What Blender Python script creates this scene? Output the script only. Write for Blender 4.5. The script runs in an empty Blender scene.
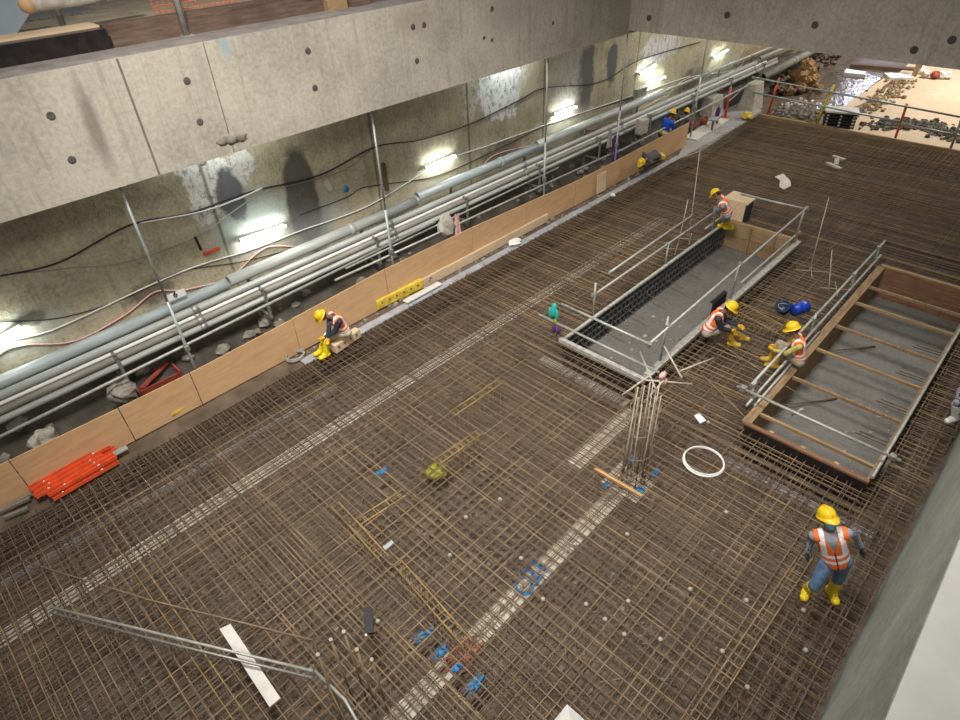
import bpy, bmesh, math, random
import numpy as np
from mathutils import Vector, Matrix
random.seed(7)
V = Vector
SC = bpy.context.scene
COL = SC.collection

# ------------------------------------------------------------------ camera
CAM_Z = 8.0
FPX, PITCH, YAW, ROLL = 609.82, .663607, .794306, -.0457787
F_ = V((math.cos(PITCH)*math.cos(YAW), math.cos(PITCH)*math.sin(YAW), -math.sin(PITCH)))
r_ = F_.cross(V((0, 0, 1))).normalized(); u_ = r_.cross(F_)
c_, s_ = math.cos(ROLL), math.sin(ROLL)
RT = c_*r_ + s_*u_; UP = -s_*r_ + c_*u_
cam = bpy.data.cameras.new('camera'); cam.sensor_width = 36; cam.lens = FPX/960*36
cam.clip_start = .05; cam.clip_end = 300
co = bpy.data.objects.new('camera', cam); COL.objects.link(co)
m3 = Matrix((RT, UP, -F_)).transposed()
co.matrix_world = Matrix.Translation((0, 0, CAM_Z)) @ m3.to_4x4()
SC.camera = co

def ray(px, py): return RT*((px-480)/FPX) + UP*((360-py)/FPX) + F_
def AZ(px, py, z=0.): d = ray(px, py); return V((0, 0, CAM_Z)) + d*((z-CAM_Z)/d.z)
def AY(px, py, y): d = ray(px, py); return V((0, 0, CAM_Z)) + d*(y/d.y)
def AX(px, py, x): d = ray(px, py); return V((0, 0, CAM_Z)) + d*(x/d.x)

# ------------------------------------------------------------------ materials
class NT:
    def __init__(s, name):
        s.m = bpy.data.materials.new(name); s.m.use_nodes = True
        s.t = s.m.node_tree; s.b = s.t.nodes['Principled BSDF']
        s.tc = None
    def n(s, typ, ins=None, **kw):
        x = s.t.nodes.new(typ)
        for k, v in kw.items(): setattr(x, k, v)
        for k, v in (ins or {}).items():
            if hasattr(v, 'is_linked') or hasattr(v, 'links'): s.t.links.new(v, x.inputs[k])
            else: x.inputs[k].default_value = v
        return x
    def coord(s):
        if s.tc is None: s.tc = s.n('ShaderNodeTexCoord').outputs['Object']
        return s.tc
    def scaled(s, sc):
        return s.n('ShaderNodeMapping', {'Vector': s.coord(), 'Scale': sc}).outputs[0]
    def noise(s, scale, detail=4, vec=None, rough=.6):
        return s.n('ShaderNodeTexNoise', {'Vector': vec if vec is not None else s.coord(), 'Scale': scale, 'Detail': detail, 'Roughness': rough}).outputs['Fac']
    def ramp(s, fac, stops):
        r = s.n('ShaderNodeValToRGB', {'Fac': fac}); e = r.color_ramp.elements
        while len(e) < len(stops): e.new(.5)
        for q, (p, c) in zip(e, stops):
            q.position = p; q.color = (*c, 1) if len(c) == 3 else c
        return r.outputs['Color']
    def mix(s, fac, a, b, typ='MIX'):
        x = s.n('ShaderNodeMix', data_type='RGBA', blend_type=typ)
        for sock, v in ((x.inputs[0], fac), (x.inputs[6], a), (x.inputs[7], b)):
            if hasattr(v, 'links'): s.t.links.new(v, sock)
            else: sock.default_value = v if not isinstance(v, tuple) or len(v) == 4 else (*v, 1)
        return x.outputs[2]
    def math(s, op, a, b=0., c=None, clamp=False):
        x = s.n('ShaderNodeMath', operation=op, use_clamp=clamp)
        for i, v in enumerate((a, b, c)):
            if v is None: continue
            if hasattr(v, 'links'): s.t.links.new(v, x.inputs[i])
            else: x.inputs[i].default_value = v
        return x.outputs[0]
    def bump(s, h, strength=.4, dist=.02):
        b = s.n('ShaderNodeBump', {'Height': h, 'Strength': strength, 'Distance': dist})
        s.t.links.new(b.outputs[0], s.b.inputs['Normal'])
    def out(s, col, rough=.7, metal=0., spec=.5):
        for k, v in (('Base Color', col), ('Roughness', rough), ('Metallic', metal), ('Specular IOR Level', spec)):
            if hasattr(v, 'links'): s.t.links.new(v, s.b.inputs[k])
            else: s.b.inputs[k].default_value = (*v, 1) if isinstance(v, tuple) and len(v) == 3 else v
        return s.m

def mulc(c, k): return tuple(min(1, x*k) for x in c)
def plain(name, c, rough=.6, metal=0., var=.18, scale=6., bump=0., stretch=None, spec=.5):
    t = NT(name)
    v = t.scaled(stretch) if stretch else t.coord()
    f = t.noise(scale, 5, v)
    col = t.ramp(f, [(.3, mulc(c, 1-var)), (.7, mulc(c, 1+var))])
    if bump: t.bump(f, bump, .01)
    return t.out(col, rough, metal, spec)

def emit(name, c, e):
    t = NT(name); t.b.inputs['Base Color'].default_value = (*c, 1)
    t.b.inputs['Emission Color'].default_value = (*c, 1); t.b.inputs['Emission Strength'].default_value = e
    return t.m

def concrete(name, c, dark=.72, streak=True, patches=(), vert='z', rough=.82, bump=.25, base_scale=.7, horiz=None):
    """concrete with clouds, fine pitting, run-down streaks and shaped patches, stains as well as painted lamp glow"""
    t = NT(name)
    cl = t.noise(base_scale, 6)
    col = t.ramp(cl, [(.38, mulc(c, dark)), (.52, c), (.66, mulc(c, 1.2))])
    fine = t.noise(14, 6)
    mid = t.noise(3.5, 8, rough=.75)
    col = t.mix(.45 if base_scale > .85 else .2, col, t.ramp(mid, [(.35, mulc(c, .45)), (.5, c), (.68, mulc(c, 1.35))]))
    col = t.mix(.35, col, t.ramp(fine, [(.35, mulc(c, .65)), (.65, mulc(c, 1.25))]))
    if streak:
        st = t.noise(1.0, 5, t.scaled((6, 6, .25)), .75)
        col = t.mix(t.math('MULTIPLY', t.ramp(st, [(.52, (0, 0, 0)), (.72, (1, 1, 1))]), .55), col, mulc(c, .52))
        st2 = t.noise(1.0, 5, t.scaled((9, 9, .4)), .7)
        col = t.mix(t.math('MULTIPLY', t.ramp(st2, [(.56, (0, 0, 0)), (.75, (1, 1, 1))]), .35), col, mulc(c, 1.35))
    sep = t.n('ShaderNodeSeparateXYZ', {0: t.coord()})
    wob = t.noise(2.2, 6, rough=.7)
    hb = None
    for (a0, z0, ra, rz, pc, k, soft, wa) in patches:
        ax = sep.outputs['X'] if horiz is None else sep.outputs[horiz]
        dx = t.math('DIVIDE', t.math('SUBTRACT', ax, a0), ra)
        dz = t.math('DIVIDE', t.math('SUBTRACT', sep.outputs['Z'], z0), rz)
        d = t.math('SQRT', t.math('ADD', t.math('MULTIPLY', dx, dx), t.math('MULTIPLY', dz, dz)))
        d = t.math('ADD', d, t.math('MULTIPLY', t.math('SUBTRACT', wob, .5), wa))
        msk = t.n('ShaderNodeMapRange', {0: d, 1: 1+soft, 2: 1-soft, 3: 0., 4: k}).outputs[0]
        if sum(pc) > 1.6: pc = t.mix(t.ramp(t.noise(9., 8, t.scaled((1, 1, .6)), .8), [(.50, (0, 0, 0)), (.60, (1, 1, 1))]), pc, mulc(pc, .38))
        col = t.mix(msk, col, pc)
    h = t.math('ADD', fine, t.math('MULTIPLY', cl, 2.))
    t.bump(h, bump, .03)
    return t.out(col, rough, spec=.3)

M = {}
M['galv'] = plain('galvanised_steel', (.38, .38, .345), .5, .3, .25, 9)
M['rod'] = plain('prop_steel', (.36, .41, .41), .45, .35, .2, 9)
M['clamp'] = plain('clamp_steel', (.33, .33, .30), .5, .6, .3, 30)
M['rust'] = plain('rusty_bar_brown', (.155, .108, .07), .75, .15, .45, 3.)
M['rust2'] = plain('rusty_bar_tan', (.255, .18, .10), .7, .15, .45, 2.)
M['rust_low'] = plain('rusty_bar_dark', (.135, .095, .064), .8, .1, .5, 2.)
M['gold'] = plain('fresh_bar_ochre', (.34, .225, .09), .65, .2, .4, 3.)
M['paleb'] = plain('cement_coated_bar', (.42, .37, .30), .75, .1, .3, 4.)
M['pipe'] = plain('pale_pipe', (.40, .425, .40), .42, .05, .18, 2.5, stretch=(.5, 3, 3))
M['pipe2'] = plain('bluish_pipe', (.36, .405, .41), .42, .1, .18, 2.5, stretch=(.5, 3, 3))
M['pipe3'] = plain('muddy_pipe', (.25, .24, .20), .6, .0, .3, 3, stretch=(.5, 3, 3))
M['white'] = plain('white_plastic', (.78, .78, .75), .45, 0, .06, 5)
M['offwhite'] = plain('weathered_white_board', (.60, .58, .53), .7, 0, .15, 3)
M['blackply'] = plain('black_film_faced_ply', (.018, .014, .014), .3, 0, .5, 8)
M['black'] = plain('black_plastic', (.02, .02, .022), .5, 0, .3, 8)
M['holegrey'] = plain('tie_hole_shade_grey', (.085, .078, .066), .9, 0, .4, 12)  # shade of the tie-hole recesses, painted on flat discs
M['groove'] = plain('dirty_groove', (.16, .145, .115), .9, 0, .3, 8)
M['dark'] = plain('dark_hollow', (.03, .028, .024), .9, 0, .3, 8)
M['orange_steel'] = plain('orange_painted_steel', (.72, .10, .03), .5, 0, .22, 5)
M['redbox'] = plain('faded_red_plastic', (.30, .055, .04), .6, 0, .3, 5)
M['red'] = plain('red_paint', (.55, .07, .04), .5, 0, .2, 8)
M['yellow'] = plain('yellow_plastic', (.75, .52, .02), .45, 0, .12, 6)
M['mustard'] = plain('yellow_muddy_plastic', (.62, .45, .05), .6, 0, .35, 9)
M['lime'] = plain('lime_yellow_sheet', (.33, .31, .03), .6, 0, .25, 14)
M['blue'] = plain('blue_plastic', (.008, .05, .42), .32, 0, .12, 6)
M['navytub'] = plain('dark_blue_tub', (.012, .028, .07), .4, 0, .4, 8)
M['bluepaint'] = plain('blue_spray_paint', (.02, .20, .45), .7, 0, .3, 16)
M['teal'] = plain('teal_cloth', (.02, .42, .37), .85, 0, .2, 14)
M['purple'] = plain('purple_cloth', (.10, .03, .18), .85, 0, .2, 14)
M['pink'] = plain('pink_cloth', (.68, .40, .36), .85, 0, .15, 14)
M['grey_sheet'] = plain('blue_grey_tarpaulin', (.30, .36, .42), .6, 0, .1, 2)
M['sand'] = plain('sandy_screed', (.46, .38, .26), .85, 0, .2, 3, .3)
M['net'] = plain('orange_barrier_mesh', (.75, .16, .05), .6, 0, .1, 4)
M['sack'] = plain('cement_grey_sack', (.40, .37, .31), .85, 0, .25, 9, .4)
M['darkstone'] = plain('dark_rubble', (.115, .105, .08), .95, 0, .5, 3, .5)
M['brokenmud'] = plain('broken_brown_ground', (.26, .185, .11), .95, 0, .5, 3, .5)
M['stone'] = plain('broken_stone', (.22, .20, .165), .9, 0, .45, 6, .5)
M['soil'] = plain('orange_soil', (.34, .20, .09), .95, 0, .4, 5, .8)
M['trenchdark'] = plain('trench_dark_fill', (.055, .046, .034), .8, 0, .6, 2.2, .8)  # near-black tone for the bank that darkens the trench
M['mud'] = plain('wet_brown_mud', (.115, .085, .058), .6, 0, .5, 1.5, .6)
M['glow'] = emit('lamp_tube_glow', (.93, 1., .96), 16)
M['lamp'] = plain('lamp_housing', (.62, .63, .6), .5, 0, .1, 6)

def wood(name, c, along=(1, 8, 8), rough=.65, var=.3, dirt=None, scale=2.5):
    t = NT(name); g = t.noise(scale, 6, t.scaled(along), .65)
    col = t.ramp(g, [(.3, mulc(c, 1-var)), (.7, mulc(c, 1+var*.6))])
    b = t.noise(1.3, 5); 
    col = t.mix(t.math('MULTIPLY', t.ramp(b, [(.48, (0, 0, 0)), (.75, (1, 1, 1))]), .4), col, dirt or mulc(c, .5))
    t.bump(g, .2, .005)
    return t.out(col, rough, spec=.3)
M['ply'] = wood('birch_plywood', (.60, .38, .20), (.8, 6, 6), .6, .14, (.42, .24, .10))
M['ply2'] = wood('pale_plywood', (.66, .50, .33), (.8, 6, 6), .6, .15)
M['timber'] = wood('raw_timber', (.35, .235, .125), (8, 1, 8), .75, .3)
M['timber2'] = wood('weathered_timber', (.30, .20, .11), (1, 9, 9), .8, .45, (.08, .05, .03))
M['redtimber'] = wood('red_brown_form_board', (.24, .12, .07), (6, 1, 6), .7, .35)
M['darktimber'] = wood('dark_packing_timber', (.16, .105, .075), (1, 8, 8), .75, .5, (.05, .03, .03))
M['orangetimber'] = wood('orange_batten', (.50, .30, .12), (2, 2, 8), .6, .2)

M['beam'] = concrete('cast_beam_concrete', (.43, .395, .325), .68, True, [
    (2.6, 5.35, .10, .55, (.17, .15, .12), .7, .5, 1.2), (8.9, 5.9, .45, .22, (.30, .25, .19), .6, .5, 1.6),
    (11.5, 5.6, .6, .35, (.32, .29, .24), .5, .5, 1.6), (4.9, 6.1, .08, .2, (.22, .36, .42), .6, .5, 1.5)], bump=.15)
M['beam2'] = concrete('cast_strut_concrete', (.52, .475, .395), .78, True, horiz='Y', bump=.15)
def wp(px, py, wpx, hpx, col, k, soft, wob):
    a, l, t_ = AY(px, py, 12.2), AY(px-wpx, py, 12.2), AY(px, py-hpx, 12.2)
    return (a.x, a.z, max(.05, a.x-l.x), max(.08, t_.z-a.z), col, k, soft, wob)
wallp = [
    wp(250, 222, 45, 34, (.48, .55, .53), .75, .35, 1.5), wp(330, 215, 18, 26, (.45, .50, .47), .5, .35, 1.5), wp(20, 335, 60, 26, (.46, .50, .44), .6, .35, 1.6),  # pale patches round the left lamps paint their glow into the wall colour
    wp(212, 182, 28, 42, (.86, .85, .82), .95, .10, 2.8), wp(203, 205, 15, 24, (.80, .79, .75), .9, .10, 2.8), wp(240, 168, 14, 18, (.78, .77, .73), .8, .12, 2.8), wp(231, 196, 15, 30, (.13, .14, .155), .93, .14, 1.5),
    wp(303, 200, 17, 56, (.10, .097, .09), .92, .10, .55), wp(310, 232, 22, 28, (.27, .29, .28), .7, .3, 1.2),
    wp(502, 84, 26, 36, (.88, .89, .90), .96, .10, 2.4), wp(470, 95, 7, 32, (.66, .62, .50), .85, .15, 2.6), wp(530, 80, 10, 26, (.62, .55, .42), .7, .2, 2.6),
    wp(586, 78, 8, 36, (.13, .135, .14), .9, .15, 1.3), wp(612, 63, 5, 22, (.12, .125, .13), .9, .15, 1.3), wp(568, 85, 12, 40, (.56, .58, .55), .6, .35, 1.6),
    wp(440, 168, 26, 20, (.55, .53, .40), .6, .35, 1.8), wp(565, 122, 22, 18, (.55, .55, .45), .6, .35, 1.8),  # lamp glow again, put into the colour as pale spots
    wp(660, 48, 20, 14, (.70, .70, .70), .85, .15, 2.6), wp(655, 92, 24, 20, (.60, .58, .42), .7, .3, 2.0), wp(722, 70, 16, 14, (.58, .60, .45), .7, .3, 2.0), wp(757, 62, 20, 22, (.30, .22, .12), .8, .25, 2.6),  # the yellowish spots paint in glow at the far lamps
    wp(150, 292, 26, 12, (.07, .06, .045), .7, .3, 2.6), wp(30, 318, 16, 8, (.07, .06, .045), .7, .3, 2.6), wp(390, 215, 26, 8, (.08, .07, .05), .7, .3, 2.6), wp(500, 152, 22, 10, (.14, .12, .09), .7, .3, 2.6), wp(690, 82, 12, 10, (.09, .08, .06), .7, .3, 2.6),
    wp(125, 325, 16, 10, (.52, .44, .30), .7, .3, 2.4), wp(345, 228, 14, 12, (.60, .50, .34), .7, .3, 2.4)]
for xj in (4.55, 8.7, 11.95, 15.2, 20.3): wallp.append((xj, 3, .035, 3.2, (.10, .09, .065), .7, .5, 1.5))
M['wall'] = concrete('stained_glow_wall_concrete', (.50, .445, .31), .55, True, wallp, bump=.6, base_scale=.9)
M['rightwall'] = concrete('smooth_grey_face', (.50, .54, .49), .75, True, bump=.1, rough=.5)
M['coping'] = plain('pale_smooth_cover', (.60, .60, .575), .6, 0, .06, 3)
M['blinding'] = concrete('littered_blinding', (.165, .128, .095), .55, False, bump=.5, base_scale=1.6)
M['strip'] = concrete('pale_laitance_strip', (.60, .545, .455), .85, False, bump=.2, base_scale=2.)
M['pitfloor'] = concrete('trowelled_grey_floor', (.15, .146, .13), .85, False, rough=.55, bump=.12, base_scale=.8)
M['pad'] = concrete('grey_kerb_concrete', (.34, .33, .32), .7, False, bump=.3, base_scale=1.2)
M['wetkerb'] = plain('wet_kerb', (.33, .34, .37), .35, 0, .3, 2.5)
M['farsand'] = concrete('dry_pale_screed', (.60, .47, .33), .85, False, bump=.15, base_scale=.35)
M['hyrib'] = plain('expanded_mesh_black', (.10, .105, .105), .6, .2, .6, 9)
M['rim'] = plain('mortar_splashed_rim', (.37, .36, .32), .75, 0, .35, 12, .4)

# puddle: wet mud with a wavy surface
t = NT('rippled_puddle'); nz = t.noise(3.2, 3); t.bump(nz, .5, .1)
pf = t.ramp(t.noise(1.0, 5), [(.45, (.07, .055, .045)), (.65, (.13, .09, .055))])
M['puddle'] = t.out(pf, .12, 0, .6)

# ------------------------------------------------------------------ mesh builder
class MB:
    def __init__(s): s.v = []; s.f = []; s.mi = []; s.sm = []
    def add(s, vs, fs, mi=0, smooth=False):
        o = len(s.v); s.v += [V(x) for x in vs]
        for f in fs: s.f.append(tuple(i+o for i in f)); s.mi.append(mi); s.sm.append(smooth)
        return s
    def box(s, lo, hi, mi=0):
        x0, y0, z0 = lo; x1, y1, z1 = hi
        return s.add([(x0,y0,z0),(x1,y0,z0),(x1,y1,z0),(x0,y1,z0),(x0,y0,z1),(x1,y0,z1),(x1,y1,z1),(x0,y1,z1)],
              [(0,3,2,1),(4,5,6,7),(0,1,5,4),(1,2,6,5),(2,3,7,6),(3,0,4,7)], mi)
    def beam(s, a, b, w, h, up=V((0, 0, 1)), mi=0):
        a, b = V(a), V(b); d = (b-a).normalized(); sd = d.cross(up)
        if sd.length < 1e-4: sd = d.cross(V((1, 0, 0)))
        sd.normalize(); u = sd.cross(d); sd *= w/2; u *= h/2
        return s.add([a-sd-u, a+sd-u, a+sd+u, a-sd+u, b-sd-u, b+sd-u, b+sd+u, b-sd+u],
              [(0,1,2,3),(4,7,6,5),(0,4,5,1),(1,5,6,2),(2,6,7,3),(3,7,4,0)], mi)
    def path(s, pts, r, n=8, mi=0, closed=False, caps=True):
        pts = [V(p) for p in pts]; N = len(pts); rings = []
        rr = r if isinstance(r, (list, tuple)) else [r]*N
        d0 = (pts[1]-pts[0]).normalized()
        side = d0.cross(V((0, 0, 1)))
        if side.length < .05: side = d0.cross(V((0, 1, 0)))
        side.normalize()
        vs = []
        for i, p in enumerate(pts):
            if closed: d = pts[(i+1) % N]-pts[i-1]
            else: d = pts[min(i+1, N-1)]-pts[max(i-1, 0)]
            d.normalize(); side = (side - d*side.dot(d)).normalized(); o = side.cross(d)
            for k in range(n):
                a = 2*math.pi*k/n; vs.append(p+(side*math.cos(a)+o*math.sin(a))*rr[i])
        fs = []
        for i in range(N if closed else N-1):
            j = (i+1) % N
            for k in range(n):
                l = (k+1) % n; fs.append((i*n+k, i*n+l, j*n+l, j*n+k))
        o = len(s.v); s.add(vs, fs, mi, n > 5)
        if caps and not closed:
            s.f.append(tuple(o+k for k in range(n))[::-1]); s.mi.append(mi); s.sm.append(False)
            s.f.append(tuple(o+(N-1)*n+k for k in range(n))); s.mi.append(mi); s.sm.append(False)
        return s
    def bar(s, a, b, r, n=8, mi=0): return s.path([a, b], r, n, mi)
    def tube(s, a, b, r, wall=.01, n=12, mi=0, mi_in=None):
        """open-ended pipe with an inner face"""
        a, b = V(a), V(b); d = (b-a).normalized(); sd = d.cross(V((0, 0, 1)))
        if sd.length < .05: sd = d.cross(V((0, 1, 0)))
        sd.normalize(); o = sd.cross(d); vs = []
        for p, q in ((a, r), (b, r), (b, r-wall), (a, r-wall)):
            for k in range(n):
                t = 2*math.pi*k/n; vs.append(p+(sd*math.cos(t)+o*math.sin(t))*q)
        fs = []
        for i in range(4):
            j = (i+1) % 4
            for k in range(n): fs.append((i*n+k, i*n+(k+1) % n, j*n+(k+1) % n, j*n+k))
        s.add(vs, fs, mi, True)
        # close the bore part-way in so that it reads as a dark hollow
        return s
    def poly(s, pts, z0, z1, mi=0):
        """vertical prism over a ground outline"""
        n = len(pts); area = sum(pts[i][0]*pts[(i+1) % n][1]-pts[(i+1) % n][0]*pts[i][1] for i in range(n))
        if area < 0: pts = pts[::-1]
        vs = [(p[0], p[1], z0) for p in pts]+[(p[0], p[1], z1) for p in pts]
        fs = [tuple(range(n))[::-1], tuple(range(n, 2*n))]+[(i, (i+1) % n, n+(i+1) % n, n+i) for i in range(n)]
        return s.add(vs, fs, mi)
    def ball(s, c, r, n=10, m=7, mi=0, sc=(1, 1, 1), jit=0., smooth=True):
        c = V(c); vs = [c+V((0, 0, r*sc[2]))]
        for i in range(1, m):
            a = math.pi*i/m
            for k in range(n):
                b = 2*math.pi*k/n; q = 1+random.uniform(-jit, jit)
                vs.append(c+V((math.sin(a)*math.cos(b)*sc[0], math.sin(a)*math.sin(b)*sc[1], math.cos(a)*sc[2]))*r*q)
        vs.append(c-V((0, 0, r*sc[2]))); fs = []
        for k in range(n):
            l = (k+1) % n; fs.append((0, 1+k, 1+l)); e = 1+(m-2)*n; fs.append((e+k, len(vs)-1, e+l))
            for i in range(m-2): fs.append((1+i*n+k, 1+(i+1)*n+k, 1+(i+1)*n+l, 1+i*n+l))
        return s.add(vs, fs, mi, smooth)
    def lathe(s, prof, c, axis=V((0, 0, 1)), n=16, mi=0, smooth=True):
        c = V(c); d = V(axis).normalized(); sd = d.cross(V((0, 0, 1)))
        if sd.length < .05: sd = V((1, 0, 0))
        sd.normalize(); o = d.cross(sd); vs = []
        for (r, h) in prof:
            for k in range(n):
                a = 2*math.pi*k/n; vs.append(c+d*h+(sd*math.cos(a)+o*math.sin(a))*r)
        fs = [(i*n+k, i*n+(k+1) % n, (i+1)*n+(k+1) % n, (i+1)*n+k) for i in range(len(prof)-1) for k in range(n)]
        return s.add(vs, fs, mi, smooth)
    def build(s, name, mats, parent=None, origin=None, bevel=0.):
        if not isinstance(mats, (list, tuple)): mats = [mats]
        me = bpy.data.meshes.new(name)
        if parent is not None: off = V(parent['_w']) if '_w' in parent else V((0, 0, 0))
        elif origin is not None: off = V(origin)
        else:
            xs = [v.x for v in s.v]; ys = [v.y for v in s.v]; off = V(((min(xs)+max(xs))/2, (min(ys)+max(ys))/2, min(v.z for v in s.v)))
        me.from_pydata([v-off for v in s.v], [], s.f)
        for m in mats: me.materials.append(M[m] if isinstance(m, str) else m)
        me.polygons.foreach_set('material_index', s.mi); me.polygons.foreach_set('use_smooth', s.sm)
        me.update()
        bm = bmesh.new(); bm.from_mesh(me); bmesh.ops.recalc_face_normals(bm, faces=bm.faces)
        if bevel: bmesh.ops.bevel(bm, geom=bm.edges[:], offset=bevel, segments=2, affect='EDGES', profile=.6)
        bm.to_mesh(me); bm.free()
        o = bpy.data.objects.new(name, me); COL.objects.link(o)
        if parent is not None: o.parent = parent
        else: o.location = off; 
        W[o.name] = off
        if parent is None: o['_w'] = list(off)
        else: o['_w'] = list(off)
        return o
W = {}
def tag(o, label=None, cat=None, group=None, kind=None):
    if label: o['label'] = label
    if cat: o['category'] = cat
    if group: o['group'] = group
    if kind: o['kind'] = kind
    return o
def thing(name, label, cat, loc, group=None):
    o = bpy.data.objects.new(name, None); COL.objects.link(o); o.location = loc; o['_w'] = list(loc)
    o.empty_display_size = .1
    return tag(o, label, cat, group)
def struct(name, mb, m):
    return tag(mb.build(name, m, origin=(0, 0, 0)), kind='structure')

exec_parts = []
# ------------------------------------------------------------------ the setting
FL = -.70
DX0, DX1, DY0, DY1 = -3.2, 26.6, -.62, 10.05
LP = (8.86, 16.45, 4.38, 6.34)        # left pit  x0 x1 y0 y1
RP = (8.92, 16.38, .26, 2.2)          # right pit
struct('floor', MB().box((DX0-2, DY0-.2, FL-.3), (DX1, 12.3, FL)), 'blinding')
# ledge between the mat and the formwork boards
struct('kerb_strip', MB().box((DX0, 10.06, FL), (DX1, 10.28, -.06)), 'mud')
struct('kerb_top', MB().box((4.6, 10.05, -.06), (DX1, 10.27, -.02)), 'wetkerb')
struct('ledge', MB().box((DX0, 10.28, FL), (DX1, 10.52, -.06)), 'mud')
struct('service_trench', MB().box((DX0-2, 10.56, FL), (60, 12.3, -.25)), 'mud')
b = MB()
bb_ = MB(); nb_ = 60; bx_ = [-5+55*i/nb_ for i in range(nb_+1)]; jz = [random.uniform(-.12, .12) for _ in bx_]
bb_.add([q for x, k in zip(bx_, jz) for q in ((x, 10.95, -.25), (x, 11.3, -.12+k*.4), (x, 11.75, .35+k), (x, 12.19, .72+k), (x, 12.19, -.3))], [(5*i+k, 5*i+5+k, 5*i+6+k, 5*i+1+k) for i in range(nb_) for k in range(4)])
struct('dark_fill_bank', bb_, 'trenchdark')  # bank added behind the boards to darken the trench below the pipes
struct('wall_left', MB().box((-6, 12.2, -1), (48, 13, 6.15)), 'wall')
# broken concrete nib at the wall foot
# left beam and cross strut
struct('beam', MB().box((-7, 10.5, 4.46), (17.9, 11.24, 6.2)).box((16.8, 10.5, 6.2), (17.9, 11.24, 7.2)), 'beam')
struct('beam_ledge', MB().box((-7, 10.502, 6.2), (16.8, 11.24, 6.204)), plain('dark_grey_ledge', (.21, .19, .175), .9, 0, .3, 3))  # thin layer, darker and greyer than the beam sides
struct('beam.001', MB().box((16.8, -3, 4.56), (17.9, 10.5, 7.2)), 'beam2')
# right wall : grey face, pale cover on top
wv = []
b = MB()
n = 120; 
for i in range(n+1):
    x = -3+36*i/n
    wv += [(x, -.6+random.uniform(-.015, .015)*(1 if i % 3 else 2), FL), (x, -.6, 3.72), (x, -.75, 3.72), (x, -1.2, FL)]
b.add(wv, [(4*i+k, 4*i+(k+1) % 4, 4*i+4+(k+1) % 4, 4*i+4+k) for i in range(n) for k in range(4)])
struct('wall_right', b, 'rightwall')
struct('trim_1', MB().box((-3, -3.2, 3.5), (33, -.602, 3.76)), 'coping')
# pits
for (x0, x1, y0, y1) in (LP, RP):
    struct('pit_floor', MB().box((x0, y0, FL), (x1, y1, FL+.012)), 'pitfloor')
# pale strips on the floor
for nm, lo, hi in (('a', (-4, 8.44, FL), (17, 8.76, FL+.04)), ('b', (-1, 3.22, FL), (6.9, 3.56, FL+.04)), ('c', (6.6, 4.2, FL), (8.86, 4.56, FL+.04)),
                   ('d', (8.62, 4.2, FL), (8.86, 6.9, FL+.04)), ('e', (8.55, -.2, FL), (8.72, 2.4, FL+.04)), ('f', (6.6, 3.0, FL), (7.3, 3.75, FL+.05)), ('g', (-3, 9.6, FL), (5, 9.75, FL+.03))):
    struct('floor_strip', MB().box(lo, hi), 'pad' if nm in 'eg' else 'strip')

# far ground
fg = MB(); NX, NY = 40, 30
gx = [26.6+i*(62-26.6)/NX for i in range(NX+1)]; gy = [-12+j*24.2/NY for j in range(NY+1)]
fg.add([(x, y, -.12+random.uniform(-.06, .06)) for x in gx for y in gy],
       [(i*(NY+1)+j, (i+1)*(NY+1)+j, (i+1)*(NY+1)+j+1, i*(NY+1)+j+1) for i in range(NX) for j in range(NY)], 0, True)
struct('muddy_ground', fg, 'mud')
def gpoly(pxs, z): return [AZ(x, y, z).to_2d() for x, y in pxs]
struct('screed_ground', MB().poly(gpoly([(846, 132), (884, 88), (912, 60), (1000, 66), (1000, 160), (960, 150)], -.02), -.3, -.02), 'farsand')
struct('screed_path', MB().poly(gpoly([(838, 112), (862, 104), (892, 80), (900, 74), (890, 72), (852, 100)], -.03), -.3, -.03), 'farsand')
tag(MB().poly(gpoly([(800, 108), (826, 74), (846, 68), (884, 78), (852, 100), (838, 112)], -.03), -.2, -.03).build('puddle', 'puddle'), 'brown rippled puddle on the ground beyond the railing', 'puddle')
struct('landing_slab', MB().poly([AZ(*p, .0).to_2d() for p in [(690, 133), (738, 98), (762, 110), (745, 122), (700, 152), (676, 160)]], -.4, 0.0), 'pad')

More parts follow.
